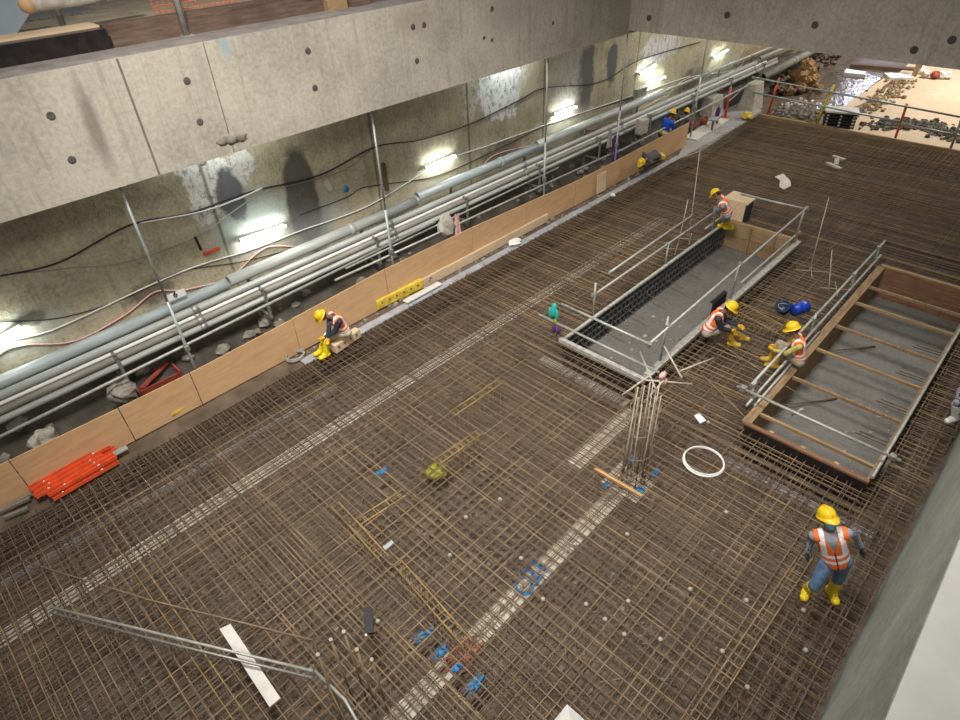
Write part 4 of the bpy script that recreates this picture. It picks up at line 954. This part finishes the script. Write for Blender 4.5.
# timber box by the bending man
q = AZ(745, 226, .0)
root = thing('timber_box', 'upright timber box with a dark blue lining beside the bending worker', 'box', q)
MB().box(q+V((-.05, .1, 0)), q+V((-.0, .75, .62))).build('side_panel', 'ply2', root)
MB().box(q+V((0, .72, 0)), q+V((.55, .75, .62))).build('back_panel', 'timber', root)
MB().box(q+V((-.05, .05, .62)), q+V((.6, .78, .66))).build('lid_frame', 'ply2', root)
MB().box(q+V((0, .1, .0)), q+V((.5, .14, .62))).build('lining', 'navytub', root)
MB().box(q+V((-.06, .38, .05)), q+V((-.04, .44, .62))).build('batten', 'ply2', root)
# white board end at the bottom edge
root = thing('white_post', 'white painted post whose top shows at the bottom edge of the photo', 'post', AZ(570, 742, 0))
tp = AZ(570, 722, 1.2)
MB().box((tp.x-.13, tp.y-.13, FL), (tp.x+.13, tp.y+.13, 1.14)).build('shaft', 'white', root, bevel=.01)
MB().add([tp+V(v) for v in ((-.14, -.14, -.06), (.14, -.14, -.06), (.14, .14, -.06), (-.14, .14, -.06), (0, 0, .1))], [(0, 1, 2, 3), (0, 4, 1), (1, 4, 2), (2, 4, 3), (3, 4, 0)]).build('cap', 'white', root)

# ------------------------------------------------------------------ people
M['skin'] = plain('brown_skin', (.20, .105, .065), .6, 0, .08, 6)
M['hivis'] = plain('orange_vest_cloth', (.90, .17, .02), .7, 0, .08, 9)
M['reflect'] = plain('reflective_band', (.86, .84, .86), .4, 0, .05, 9)
M['helmet'] = plain('yellow_helmet_shell', (.80, .52, .01), .3, 0, .06, 4)
M['boot'] = plain('yellow_rubber', (.78, .58, .01), .4, 0, .1, 6)
M['ochreboot'] = plain('muddy_ochre_rubber', (.45, .28, .03), .6, 0, .3, 9)
M['jeans'] = plain('blue_denim', (.11, .19, .32), .85, 0, .3, 12)
M['greycloth'] = plain('grey_shirt_cloth', (.27, .28, .33), .85, 0, .15, 9)
M['darkcloth'] = plain('dark_navy_cloth', (.025, .035, .055), .85, 0, .3, 9)
M['cream'] = plain('cream_trouser_cloth', (.50, .45, .33), .85, 0, .2, 9)
M['khaki'] = plain('khaki_trouser_cloth', (.30, .26, .19), .85, 0, .25, 9)
M['slate'] = plain('slate_blue_cloth', (.20, .25, .29), .85, 0, .2, 9)
M['yellowshirt'] = plain('dull_yellow_shirt', (.50, .43, .11), .85, 0, .2, 9)
M['blueshirt'] = plain('bright_blue_shirt', (.01, .08, .55), .8, 0, .15, 9)
M['charcoal'] = plain('charcoal_cloth', (.075, .075, .085), .85, 0, .3, 9)
M['glove'] = plain('black_glove', (.03, .035, .04), .8, 0, .3, 12)
M['yglove'] = plain('yellow_work_glove', (.72, .42, .03), .8, 0, .2, 12)
M['mask'] = plain('light_blue_face_mask', (.10, .42, .58), .8, 0, .1, 12)
M['eye'] = plain('dark_eye', (.02, .018, .016), .3, 0, .05, 12)
M['hair'] = plain('black_hair', (.012, .01, .009), .7, 0, .3, 20)
M['lips'] = plain('lip_brown', (.14, .055, .045), .6, 0, .05, 12)

def ik(a, t, l1, l2, hint, who=''):
    d = t-a; D = d.length
    if D > (l1+l2)*.995: 
        print('REACH', who, round(D, 2), '>', l1+l2); D = (l1+l2)*(.94 if 'arm' in who else .995)
    dn = d.normalized(); t = a+dn*D
    x = (l1*l1-l2*l2+D*D)/(2*D); h = math.sqrt(max(0, l1*l1-x*x))
    hp = V(hint)-dn*V(hint).dot(dn); hp.normalize()
    return a+dn*x+hp*h, t

def person(label, pelvis, neck, head, fwd, face, hands, feet, eh, kh, shirt, trousers, boots='boot', vest=True, gloves=None, mask=None,
           helmet='helmet', stripes=None, scale=1.0, vox=.0105, curl=.9, waist=None):
    pelvis, neck, head = V(pelvis), V(neck), V(head)
    sp = (neck-pelvis); SL = sp.length; sp.normalize()
    lft = sp.cross(V(fwd)).normalized(); fw = lft.cross(sp)
    K = []      # a, b, ra, rb, region, side, wx, wy
    def cap(a, b, ra, rb, reg, side=None, wx=1., wy=1.): K.append((V(a), V(b), ra, rb, reg, side, wx, wy))
    mid = pelvis.lerp(neck, .45)-fw*.0
    cap(pelvis-sp*.02, mid, .112, .105, 'torso', lft, 1.32, 1.0)
    cap(mid, neck-sp*.13, .112, .122, 'torso', lft, 1.32, .95)
    cap(neck-sp*.13, neck-sp*.05, .115, .07, 'torso', lft, 1.25, .9)
    cap(neck-sp*.06, neck.lerp(head, .75), .056, .052, 'neck')
    hu = (head-neck).normalized(); fc = V(face).normalized()
    hu = (hu*.6+V((0, 0, .7))).normalized() if fc.z > -.6 else hu
    hl = hu.cross(fc).normalized(); hu = fc.cross(hl).normalized()
    cap(head+hu*.012-fc*.008, head+hu*.045-fc*.018, .088, .086, 'head', hl, .88, 1.06)
    cap(head-hu*.045+fc*.035, head-hu*.075+fc*.052, .058, .036, 'head', hl, 1., .9)
    cap(head+hu*.012+fc*.092, head-hu*.028+fc*.112, .010, .015, 'head')
    for s in (-1, 1): cap(head+hl*.079*s-fc*.005+hu*.02, head+hl*.082*s-hu*.02, .016, .013, 'head', fc, 1.3, .7)
    cap(head+hu*.03+fc*.083+hl*.03, head+hu*.03+fc*.083-hl*.03, .012, .012, 'head')
    arms = []
    for i, s in enumerate((1, -1)):      # left, right
        tg = 'L' if s > 0 else 'R'
        sh = neck-sp*.065+lft*.185*s
        el, wr = ik(sh, V(hands[i]), .285, .255, eh[i], label[:30]+' arm '+tg)
        cap(neck-sp*.06+lft*.05*s, sh, .062, .058, 'shoulder'+tg)
        cap(sh, el, .054, .041, 'arm'+tg); cap(el, wr, .042, .029, 'fore'+tg)
        fd = (wr-el).normalized(); pn = (-lft*s*.8+fw*.5); pn = (pn-fd*pn.dot(fd)).normalized(); sd = fd.cross(pn)
        th = 1 if sd.dot(fw+V((0, 0, .3))) > 0 else -1
        pe = wr+fd*.085
        cap(wr, pe, .030, .031, 'hand'+tg, sd, 1.25, .62)
        for q, (off, ln) in enumerate(((.031, .070), (.0105, .080), (-.0105, .074), (-.030, .058))):
            p = pe+sd*off*th-fd*.012; a1, a2 = curl*.5, curl*1.15
            k1 = p+(fd*math.cos(a1)+pn*math.sin(a1))*ln*.55; k2 = k1+(fd*math.cos(a2)+pn*math.sin(a2))*ln*.5
            cap(p, k1, .0108, .010, 'hand'+tg); cap(k1, k2, .010, .009, 'hand'+tg)
        p = wr+fd*.028+sd*th*.028; k1 = p+(fd*.6+sd*th*.65+pn*.35).normalized()*.042; k2 = k1+(fd*.85+sd*th*.05+pn*.5).normalized()*.032
        cap(p, k1, .0135, .0115, 'hand'+tg); cap(k1, k2, .0115, .0095, 'hand'+tg)
        arms.append((sh, el, wr))
    legs = []
    for i, s in enumerate((1, -1)):
        tg = 'L' if s > 0 else 'R'
        hp = pelvis+lft*.092*s-sp*.03
        ank, toe = feet[i]
        kn, an = ik(hp, V(ank), .43, .42, kh[i], label[:30]+' leg '+tg)
        cap(hp, kn, .090, .060, 'thigh'+tg); cap(kn, kn.lerp(an, .35), .060, .058, 'shin'+tg); cap(kn.lerp(an, .35), an, .058, .042, 'shin'+tg)
        td = V(toe).normalized(); dn_ = V((0, 0, -1)) if td.z > -.5 else fw*-1
        heel = an+dn_*.045-td*.04
        cap(heel, an+dn_*.045+td*.15, .040, .034, 'foot'+tg, td.cross(dn_), 1.1, .9)
        cap(an, an+dn_*.035+td*.07, .042, .038, 'foot'+tg)
        legs.append((hp, kn, an))
    # one closed skin over the capsules
    vs, fs = [], []; n = 14
    for a, b, ra, rb, reg, side, wx, wy in K:
        d = (b-a); L = d.length; d = d/L if L > 1e-6 else V((0, 0, 1))
        sd = V(side) if side is not None else (V((0, 0, 1)) if abs(d.z) < .9 else V((1, 0, 0)))
        sd = (sd-d*sd.dot(d)).normalized(); o = d.cross(sd); rings = []
        for c, r, q in ((a, ra, -1), (b, rb, 1)):
            for ang in ((1.45, .95, .45, 0) if q < 0 else (0, .45, .95, 1.45)):
                rings.append((c+d*q*math.sin(ang)*r, math.cos(ang)*r))
        base = len(vs)
        for c, r in rings:
            for k in range(n):
                t_ = 2*math.pi*k/n; vs.append(c+(sd*math.cos(t_)*wx+o*math.sin(t_)*wy)*r)
        for i in range(len(rings)-1):
            for k in range(n): fs.append((base+i*n+k, base+i*n+(k+1) % n, base+(i+1)*n+(k+1) % n, base+(i+1)*n+k))
        fs.append(tuple(base+k for k in range(n))[::-1]); fs.append(tuple(base+(len(rings)-1)*n+k for k in range(n)))
    base_pt = V((pelvis.x, pelvis.y, min(min(v.z for v in vs), 99)))
    me = bpy.data.meshes.new('person'); me.from_pydata([v-base_pt for v in vs], [], fs)
    bm = bmesh.new(); bm.from_mesh(me); bmesh.ops.recalc_face_normals(bm, faces=bm.faces); bm.to_mesh(me); bm.free()
    tmp = bpy.data.objects.new('tmp', me); COL.objects.link(tmp)
    md = tmp.modifiers.new('r', 'REMESH'); md.mode = 'VOXEL'; md.voxel_size = vox
    sm = tmp.modifiers.new('s', 'SMOOTH'); sm.factor = .5; sm.iterations = 2
    bpy.context.view_layer.update()
    body = bpy.data.meshes.new_from_object(tmp.evaluated_get(bpy.context.evaluated_depsgraph_get()))
    bpy.data.objects.remove(tmp); bpy.data.meshes.remove(me)
    body.materials.clear(); body.materials.append(M['skin'])
    po = bpy.data.objects.new('person', body); COL.objects.link(po); po.location = base_pt; po['_w'] = list(base_pt)
    tag(po, label, 'person')
    N = len(body.vertices); co_ = np.zeros(N*3); body.vertices.foreach_get('co', co_); co_ = co_.reshape(-1, 3)+np.array(base_pt)
    no_ = np.zeros(N*3); body.vertices.foreach_get('normal', no_); no_ = no_.reshape(-1, 3)
    body.polygons.foreach_set('use_smooth', [True]*len(body.polygons))
    P = len(body.polygons); fl = [tuple(p.vertices) for p in body.polygons]
    fc_ = np.array([co_[list(f)].mean(0) for f in fl]); fn_ = np.array([no_[list(f)].mean(0) for f in fl])
    best = np.full(P, 1e9); reg = np.zeros(P, int)
    for i, (a, b, ra, rb, r_, *_r) in enumerate(K):
        a_, b_ = np.array(a), np.array(b); d = b_-a_; L2 = max(d@d, 1e-9)
        t_ = np.clip(((fc_-a_)@d)/L2, 0, 1); q = np.linalg.norm(fc_-a_-t_[:, None]*d, axis=1)/(ra+(rb-ra)*t_)/(1.12 if r_ == 'torso' else 1)
        m_ = q < best; best[m_] = q[m_]; reg[m_] = i
    rn = np.array([K[i][4] for i in reg]); rb_ = np.array([x.rstrip('LR') for x in rn])
    arr = lambda v: np.array(v)
    tt = ((fc_-arr(pelvis))@arr(sp))/SL; lat = (fc_-arr(pelvis))@arr(lft); fr = (fc_-arr(pelvis))@arr(fw); frn = fn_@arr(fw)
    shin_t = np.zeros(P)
    for i, tg in enumerate('LR'):
        kn, an = arr(legs[i][1]), arr(legs[i][2]); d = an-kn; m_ = rn == 'shin'+tg; shin_t[m_] = (((fc_-kn)@d)/(d@d))[m_]
    def shell(name, mask, off, mats, mi=None, th=.006):
        idx = np.where(mask)[0]
        if len(idx) == 0: return None
        used = sorted({v for i in idx for v in fl[i]}); mp = {v: k for k, v in enumerate(used)}
        vv = co_[used]+no_[used]*off-np.array(base_pt); n_ = len(used)
        inn = co_[used]+no_[used]*(off-th)-np.array(base_pt)
        faces = [tuple(mp[v] for v in fl[i]) for i in idx]
        ec = {}
        for f in faces:
            for k in range(len(f)):
                e = (f[k], f[(k+1) % len(f)]); ec[e] = 1
        side = [(b, a, a+n_, b+n_) for (a, b) in ec if (b, a) not in ec]
        allf = faces+[tuple(v+n_ for v in f[::-1]) for f in faces]+side
        m2 = bpy.data.meshes.new(name); m2.from_pydata([tuple(q) for q in vv]+[tuple(q) for q in inn], [], allf)
        for m_ in (mats if isinstance(mats, (list, tuple)) else [mats]): m2.materials.append(M[m_])
        if mi is not None:
            q = [int(mi[i]) for i in idx]; m2.polygons.foreach_set('material_index', q+q+[0]*len(side))
        m2.polygons.foreach_set('use_smooth', [True]*len(allf))
        o = bpy.data.objects.new(name, m2); COL.objects.link(o); o.parent = po; return o
    torso = np.isin(rb_, ['torso', 'shoulder']); arm = np.isin(rb_, ['arm', 'fore'])
    smi = np.zeros(P, int)
    if stripes:
        for i, tg in enumerate('LR'):
            sh, el, wr = arms[i]; out = arr(lft)*(1 if tg == 'L' else -1)*.8+arr(fw)*.6
            dt = fn_@(out/np.linalg.norm(out)); m_ = np.isin(rn, ['arm'+tg, 'fore'+tg]) & (((dt > .30) & (dt < .52)) | ((dt > .78) & (dt < .86))); smi[m_] = 1
    neckcut = (rb_ == 'torso') & (tt > 1.02)
    shell('shirt', (torso | arm) & (tt > -.05) & ~neckcut, .011, [shirt, stripes or shirt], smi)
    hipz = (rb_ == 'torso') & (tt < .12)
    tmi = np.zeros(P, int)
    if stripes and trousers == shirt: tmi[(frn > .3) & (frn < .6)] = 1
    shell('trousers', hipz | (rb_ == 'thigh') | ((rb_ == 'shin') & (shin_t < .26)), .014, [trousers, stripes or trousers], tmi)
    for tg in 'LR': shell('boot', ((rn == 'shin'+tg) & (shin_t > .14)) | (rn == 'foot'+tg), .021, boots)
    if gloves:
        for tg in 'LR': shell('glove', rn == 'hand'+tg, .004, gloves, th=.003)
    if vest:
        vm = torso & (tt > -.10) & (tt < 1.0) & (np.abs(lat) < .185)
        vneck = (frn > 0) & (fr > .02) & (np.abs(lat) < np.clip((tt-.52)*.17, 0, .07))
        vm &= ~vneck
        st = ((tt > .10) & (tt < .20)) | ((tt > .30) & (tt < .40)) | ((tt > .40) & (np.abs(lat) > .075) & (np.abs(lat) < .13))
        vmi = np.where(st, 1, 0)
        zip_ = (frn > .3) & (np.abs(lat) < .009); vmi = np.where(zip_, 2, vmi)
        shell('vest', vm, .026, ['hivis', 'reflect', 'darkcloth'], vmi)
    if waist:
        shell('waistband', torso & (tt > .0) & (tt < .28), .02, [waist, 'reflect'], ((tt > .12) & (tt < .2)).astype(int))
    # face
    B = lambda: MB()
    b = B()
    for s in (-1, 1): b.ball(head+hl*.032*s+hu*.012+fc*.082, .012, 8, 6)
    b.build('eyes', 'eye', po)
    if not mask:
        B().path([head-hu*.052+fc*.088-hl*.024, head-hu*.054+fc*.098, head-hu*.052+fc*.088+hl*.024], .006, 6).build('mouth', 'lips', po)
    else:
        hm = (rb_ == 'head'); hv = fc_-arr(head); m_ = hm & (hv@arr(fc) > .035) & (hv@arr(hu) < -.005) & (hv@arr(hu) > -.12)
        shell('face_mask', m_, .008, mask, th=.004)
    hm = np.isin(rb_, ['head']); hv = fc_-arr(head); up_ = hv@arr(hu); ff = hv@arr(fc)
    shell('hair', hm & ((up_ > .055) | ((ff < -.02) & (up_ > -.045))), .008, 'hair')
    # helmet
    ho = head+hu*.045-fc*.005; H = MB(); n = 24
    prof = [(1.13, -.012), (1.10, 0), (1.0, .004), (.99, .03), (.93, .065), (.78, .098), (.5, .120), (.2, .128), (.0, .130)]
    vs = []; 
    for r, h in prof:
        for k in range(n):
            a = 2*math.pi*k/n; e = .055*max(0, math.cos(a))**2 if r > 1.05 else 0
            vs.append(ho+fc*(math.cos(a)*r*.122+e)+hl*math.sin(a)*r*.103+hu*(h-(.012 if e > .02 and r > 1.1 else 0)))
    H.add(vs, [(i*n+k, i*n+(k+1) % n, (i+1)*n+(k+1) % n, (i+1)*n+k) for i in range(len(prof)-1) for k in range(n)], 0, True)
    ho_ = H.build('helmet', helmet, po)
    R = MB(); R.path([ho+fc*(.118*math.cos(a))+hu*(.015+.126*math.sin(a)) for a in [math.pi*(.08+.84*i/12) for i in range(13)]], .013, 8)
    R.build('crest', helmet, ho_)
    S = MB()
    for s in (-1, 1): S.path([ho+hl*.103*s, head-hu*.03+hl*.074*s+fc*.03, head-hu*.105+hl*.012*s+fc*.065], .005, 5)
    S.build('chin_strap', 'charcoal', ho_)
    return po

SDOWN = V((-.71, -.70, 0)); SRIGHT = V((.71, -.70, 0)); SLEFT = -SRIGHT
# 1 the standing man
person('man standing alone in orange vest, blue jeans and yellow boots with a blue face mask', AZ(836, 559, .92), AZ(830, 531, 1.43), AZ(827.5, 519.5, 1.58),
       (-.85, -.5, 0), (-.65, -.8, .5), [AZ(869, 556, .80), AZ(808, 552, .80)],
       [(AZ(832, 590, .09), (-.75, -.65, 0)), (AZ(808, 588, .09), (-.9, -.1, 0))], [V((.9, .2, 0)), V((.9, .3, 0))], [V((-1, -.5, .2)), V((-1, -.2, .2))],
       'greycloth', 'jeans', gloves='glove', mask='mask', stripes='darkcloth', curl=.6)
# 2 the seated man at the boards
person('man sitting bent over at the plywood boards in orange vest over a dark tee shirt', AZ(344, 330, .46), AZ(333, 316, .92), AZ(322, 316, 1.02),
       AZ(322, 342)-AZ(344, 331), (AZ(312, 340)-AZ(344, 331))*.8+V((0, 0, -.7)), [AZ(318, 345, .35), AZ(327, 349, .35)],
       [(AZ(321, 350, .09), AZ(312, 354)-AZ(321, 350)), (AZ(326, 353, .09), AZ(312, 357)-AZ(321, 352))], [V((0, 0, -1))-SDOWN*.2, V((0, 0, -.6))+SDOWN], [V((0, 0, 1)), V((0, 0, 1))],
       'darkcloth', 'cream', gloves='yglove')
# 3 the man bending at the far corner of the left pit
fb = AZ(700, 216)-AZ(724, 216)
person('man bending over in slate blue clothes and orange vest beside the timber box', AZ(727, 212, .82), AZ(721, 200, 1.22), AZ(716.5, 195, 1.30),
       fb, fb.normalized()+V((0, 0, -.8)), [AZ(713, 208, .80), AZ(715, 214, .7)],
       [(AZ(724, 226, .09), fb), (AZ(731, 228, .09), fb)], [V((0, 0, -1)), V((0, 0, -1))], [fb, fb], 'slate', 'greycloth')
# 4, 5 the two crouching workers
fb = AZ(745, 338)-AZ(706, 330)
person('man crouching by the white kerb in orange vest over a black tee shirt, facing right', AZ(708, 330, .40), AZ(721, 312, .88), AZ(729.5, 308.5, .99),
       fb, fb.normalized()+V((0, 0, -.6)), [AZ(745, 332, .38), AZ(736, 336, .30)],
       [(AZ(741, 336, .09), fb), (AZ(732, 342, .09), fb)], [V((0, 0, -1)), V((0, 0, -1))-SRIGHT*.3], [V((0, 0, 1))+SLEFT*.1, V((0, 0, 1))], 'darkcloth', 'khaki', 'ochreboot', gloves='cream' if False else 'yglove')
fb = AZ(770, 352)-AZ(800, 356)
person('man crouching by the right pit rail in orange vest over a yellow shirt, facing left', AZ(799, 358, .38), AZ(798, 338, .86), AZ(793.5, 330, .99),
       fb, fb.normalized()+V((0, 0, -.5)), [AZ(768, 352, .36), AZ(774, 347, .36)],
       [(AZ(775, 364, .09), fb), (AZ(771, 358, .09), fb)], [SDOWN+V((0, 0, -.6)), V((0, 0, -1))], [V((0, 0, 1)), V((0, 0, 1))], 'yellowshirt', 'khaki', 'ochreboot', gloves='yglove')
# 6, 7 behind the boards
fb = V((1, -.2, 0))
q = AZ(663, 134, .62)
person('man in a bright blue shirt leaning behind the last plywood board', q, q+V((.12, -.1, .5)), q+V((.24, -.12, .66)), fb, V((1, -.3, -.4)),
       [q+V((.5, .2, .05)), q+V((.45, -.2, .0))], [(q+V((.1, .12, -.78)), fb), (q+V((-.1, -.1, -.78)), fb)], [V((0, .3, -1)), V((0, -.3, -1))], [fb, fb], 'blueshirt', 'charcoal', vest=False, waist='yellow')
q = AZ(679, 133, .1)
person('person crouching behind the last plywood board with only a yellow helmet showing', q+V((0, 0, .1)), q+V((.12, -.05, .58)), q+V((.2, -.06, .72)), fb, V((1, -.3, -.4)),
       [q+V((.45, .15, .1)), q+V((.45, -.2, .1))], [(q+V((.30, .12, -.27)), fb), (q+V((.26, -.1, -.27)), fb)], [V((0, .3, -1)), V((0, -.3, -1))], [V((.5, 0, 1)), V((.5, 0, 1))], 'charcoal', 'charcoal', vest=False, vox=.014)
# 8 crouching in grey on the ledge
fb = AZ(640, 163)-AZ(658, 152)
q = AZ(656, 155, .42)
person('person in dark grey kneeling along the boards with a yellow helmet', q, AZ(647, 158.5, .62), AZ(641.5, 163, .60), fb, fb.normalized()+V((0, 0, -.7)),
       [AZ(637, 168, .1), AZ(640, 170, .1)], [(AZ(660, 155, .09)+V((.2, 0, 0)), fb), (AZ(662, 158, .09)+V((.2, 0, 0)), fb)], [V((0, 0, -1)), V((0, 0, -1))], [fb, fb], 'charcoal', 'charcoal', vest=False, vox=.014)
# 9 at the right border
fb = AZ(940, 405)-AZ(980, 392)
person('person in striped grey at the right border, mostly hidden, with a white shoe', AZ(969, 393, .46), AZ(986, 373, .90), AZ(986, 360, 1.02), fb, fb.normalized()+V((0, 0, -.5)),
       [AZ(966, 376, .72), AZ(962, 392, .55)], [(AZ(955, 417, .09), fb), (AZ(963, 408, .09), fb)], [V((0, 0, -1)), V((0, 0, -1))], [fb*.5+V((0, 0, .6)), fb*.5+V((0, 0, .6))], 'greycloth', 'greycloth', 'white', stripes='darkcloth', gloves='glove')

# ------------------------------------------------------------------ light
w = bpy.data.worlds.new('world'); SC.world = w; w.use_nodes = True
w.node_tree.nodes['Background'].inputs[0].default_value = (.80, .86, .92, 1); w.node_tree.nodes['Background'].inputs[1].default_value = .14
def area(loc, tgt, size, e, c=(1, .93, .83)):
    la = bpy.data.lights.new('floodlight', 'AREA'); la.shape = 'DISK'; la.size = size; la.energy = e; la.color = c
    o = bpy.data.objects.new('floodlight', la); COL.objects.link(o); o.location = loc
    o.rotation_euler = (V(tgt)-V(loc)).to_track_quat('-Z', 'Y').to_euler(); return o
def spot(loc, tgt, e, ang, c=(1, .95, .89), size=1.2):
    la = bpy.data.lights.new('floodlight', 'SPOT'); la.spot_size = math.radians(ang); la.spot_blend = 1.; la.shadow_soft_size = size; la.energy = e; la.color = c
    o = bpy.data.objects.new('floodlight', la); COL.objects.link(o); o.location = loc
    o.rotation_euler = (V(tgt)-V(loc)).to_track_quat('-Z', 'Y').to_euler(); return o
spot((1.5, 4, 14.5), (6.8, 7.3, 0), 12300, 84)
spot((11, 2.5, 14.5), (9.0, 3.5, 0), 3000, 88)
area((-4, -3, 13), (5, 11, 5), 2.5, 760)
area((36, 2, 11), (37, 4, 0), 3, 2600, (1, .93, .82))
area((21, 8.5, 7.5), (24, 9.5, 0), 1.5, 200)
area((50, 12.0, 6.5), (34, 8, 0), 2.5, 500, (.75, .8, 1))  # added lamp, set beyond the puddle so its ripples catch glints
for X, e in ((5.2, 80), (13.6, 110), (24.2, 80)):
    la = bpy.data.lights.new('wall_lamp', 'POINT'); la.energy = e; la.color = (.93, 1, .98); la.shadow_soft_size = .1
    o = bpy.data.objects.new('wall_lamp', la); COL.objects.link(o); o.location = (X, 11.75, 4.75 if X < 20 else 4.9)

for o in list(bpy.data.objects):
    if '_w' in o: del o['_w']
vs_ = SC.view_settings; vs_.view_transform = 'Standard'; vs_.look = 'None'; vs_.gamma = 1; vs_.use_curve_mapping = False; vs_.exposure = 0.
SC.cycles.use_denoising = True
SC.cycles.max_bounces = 6
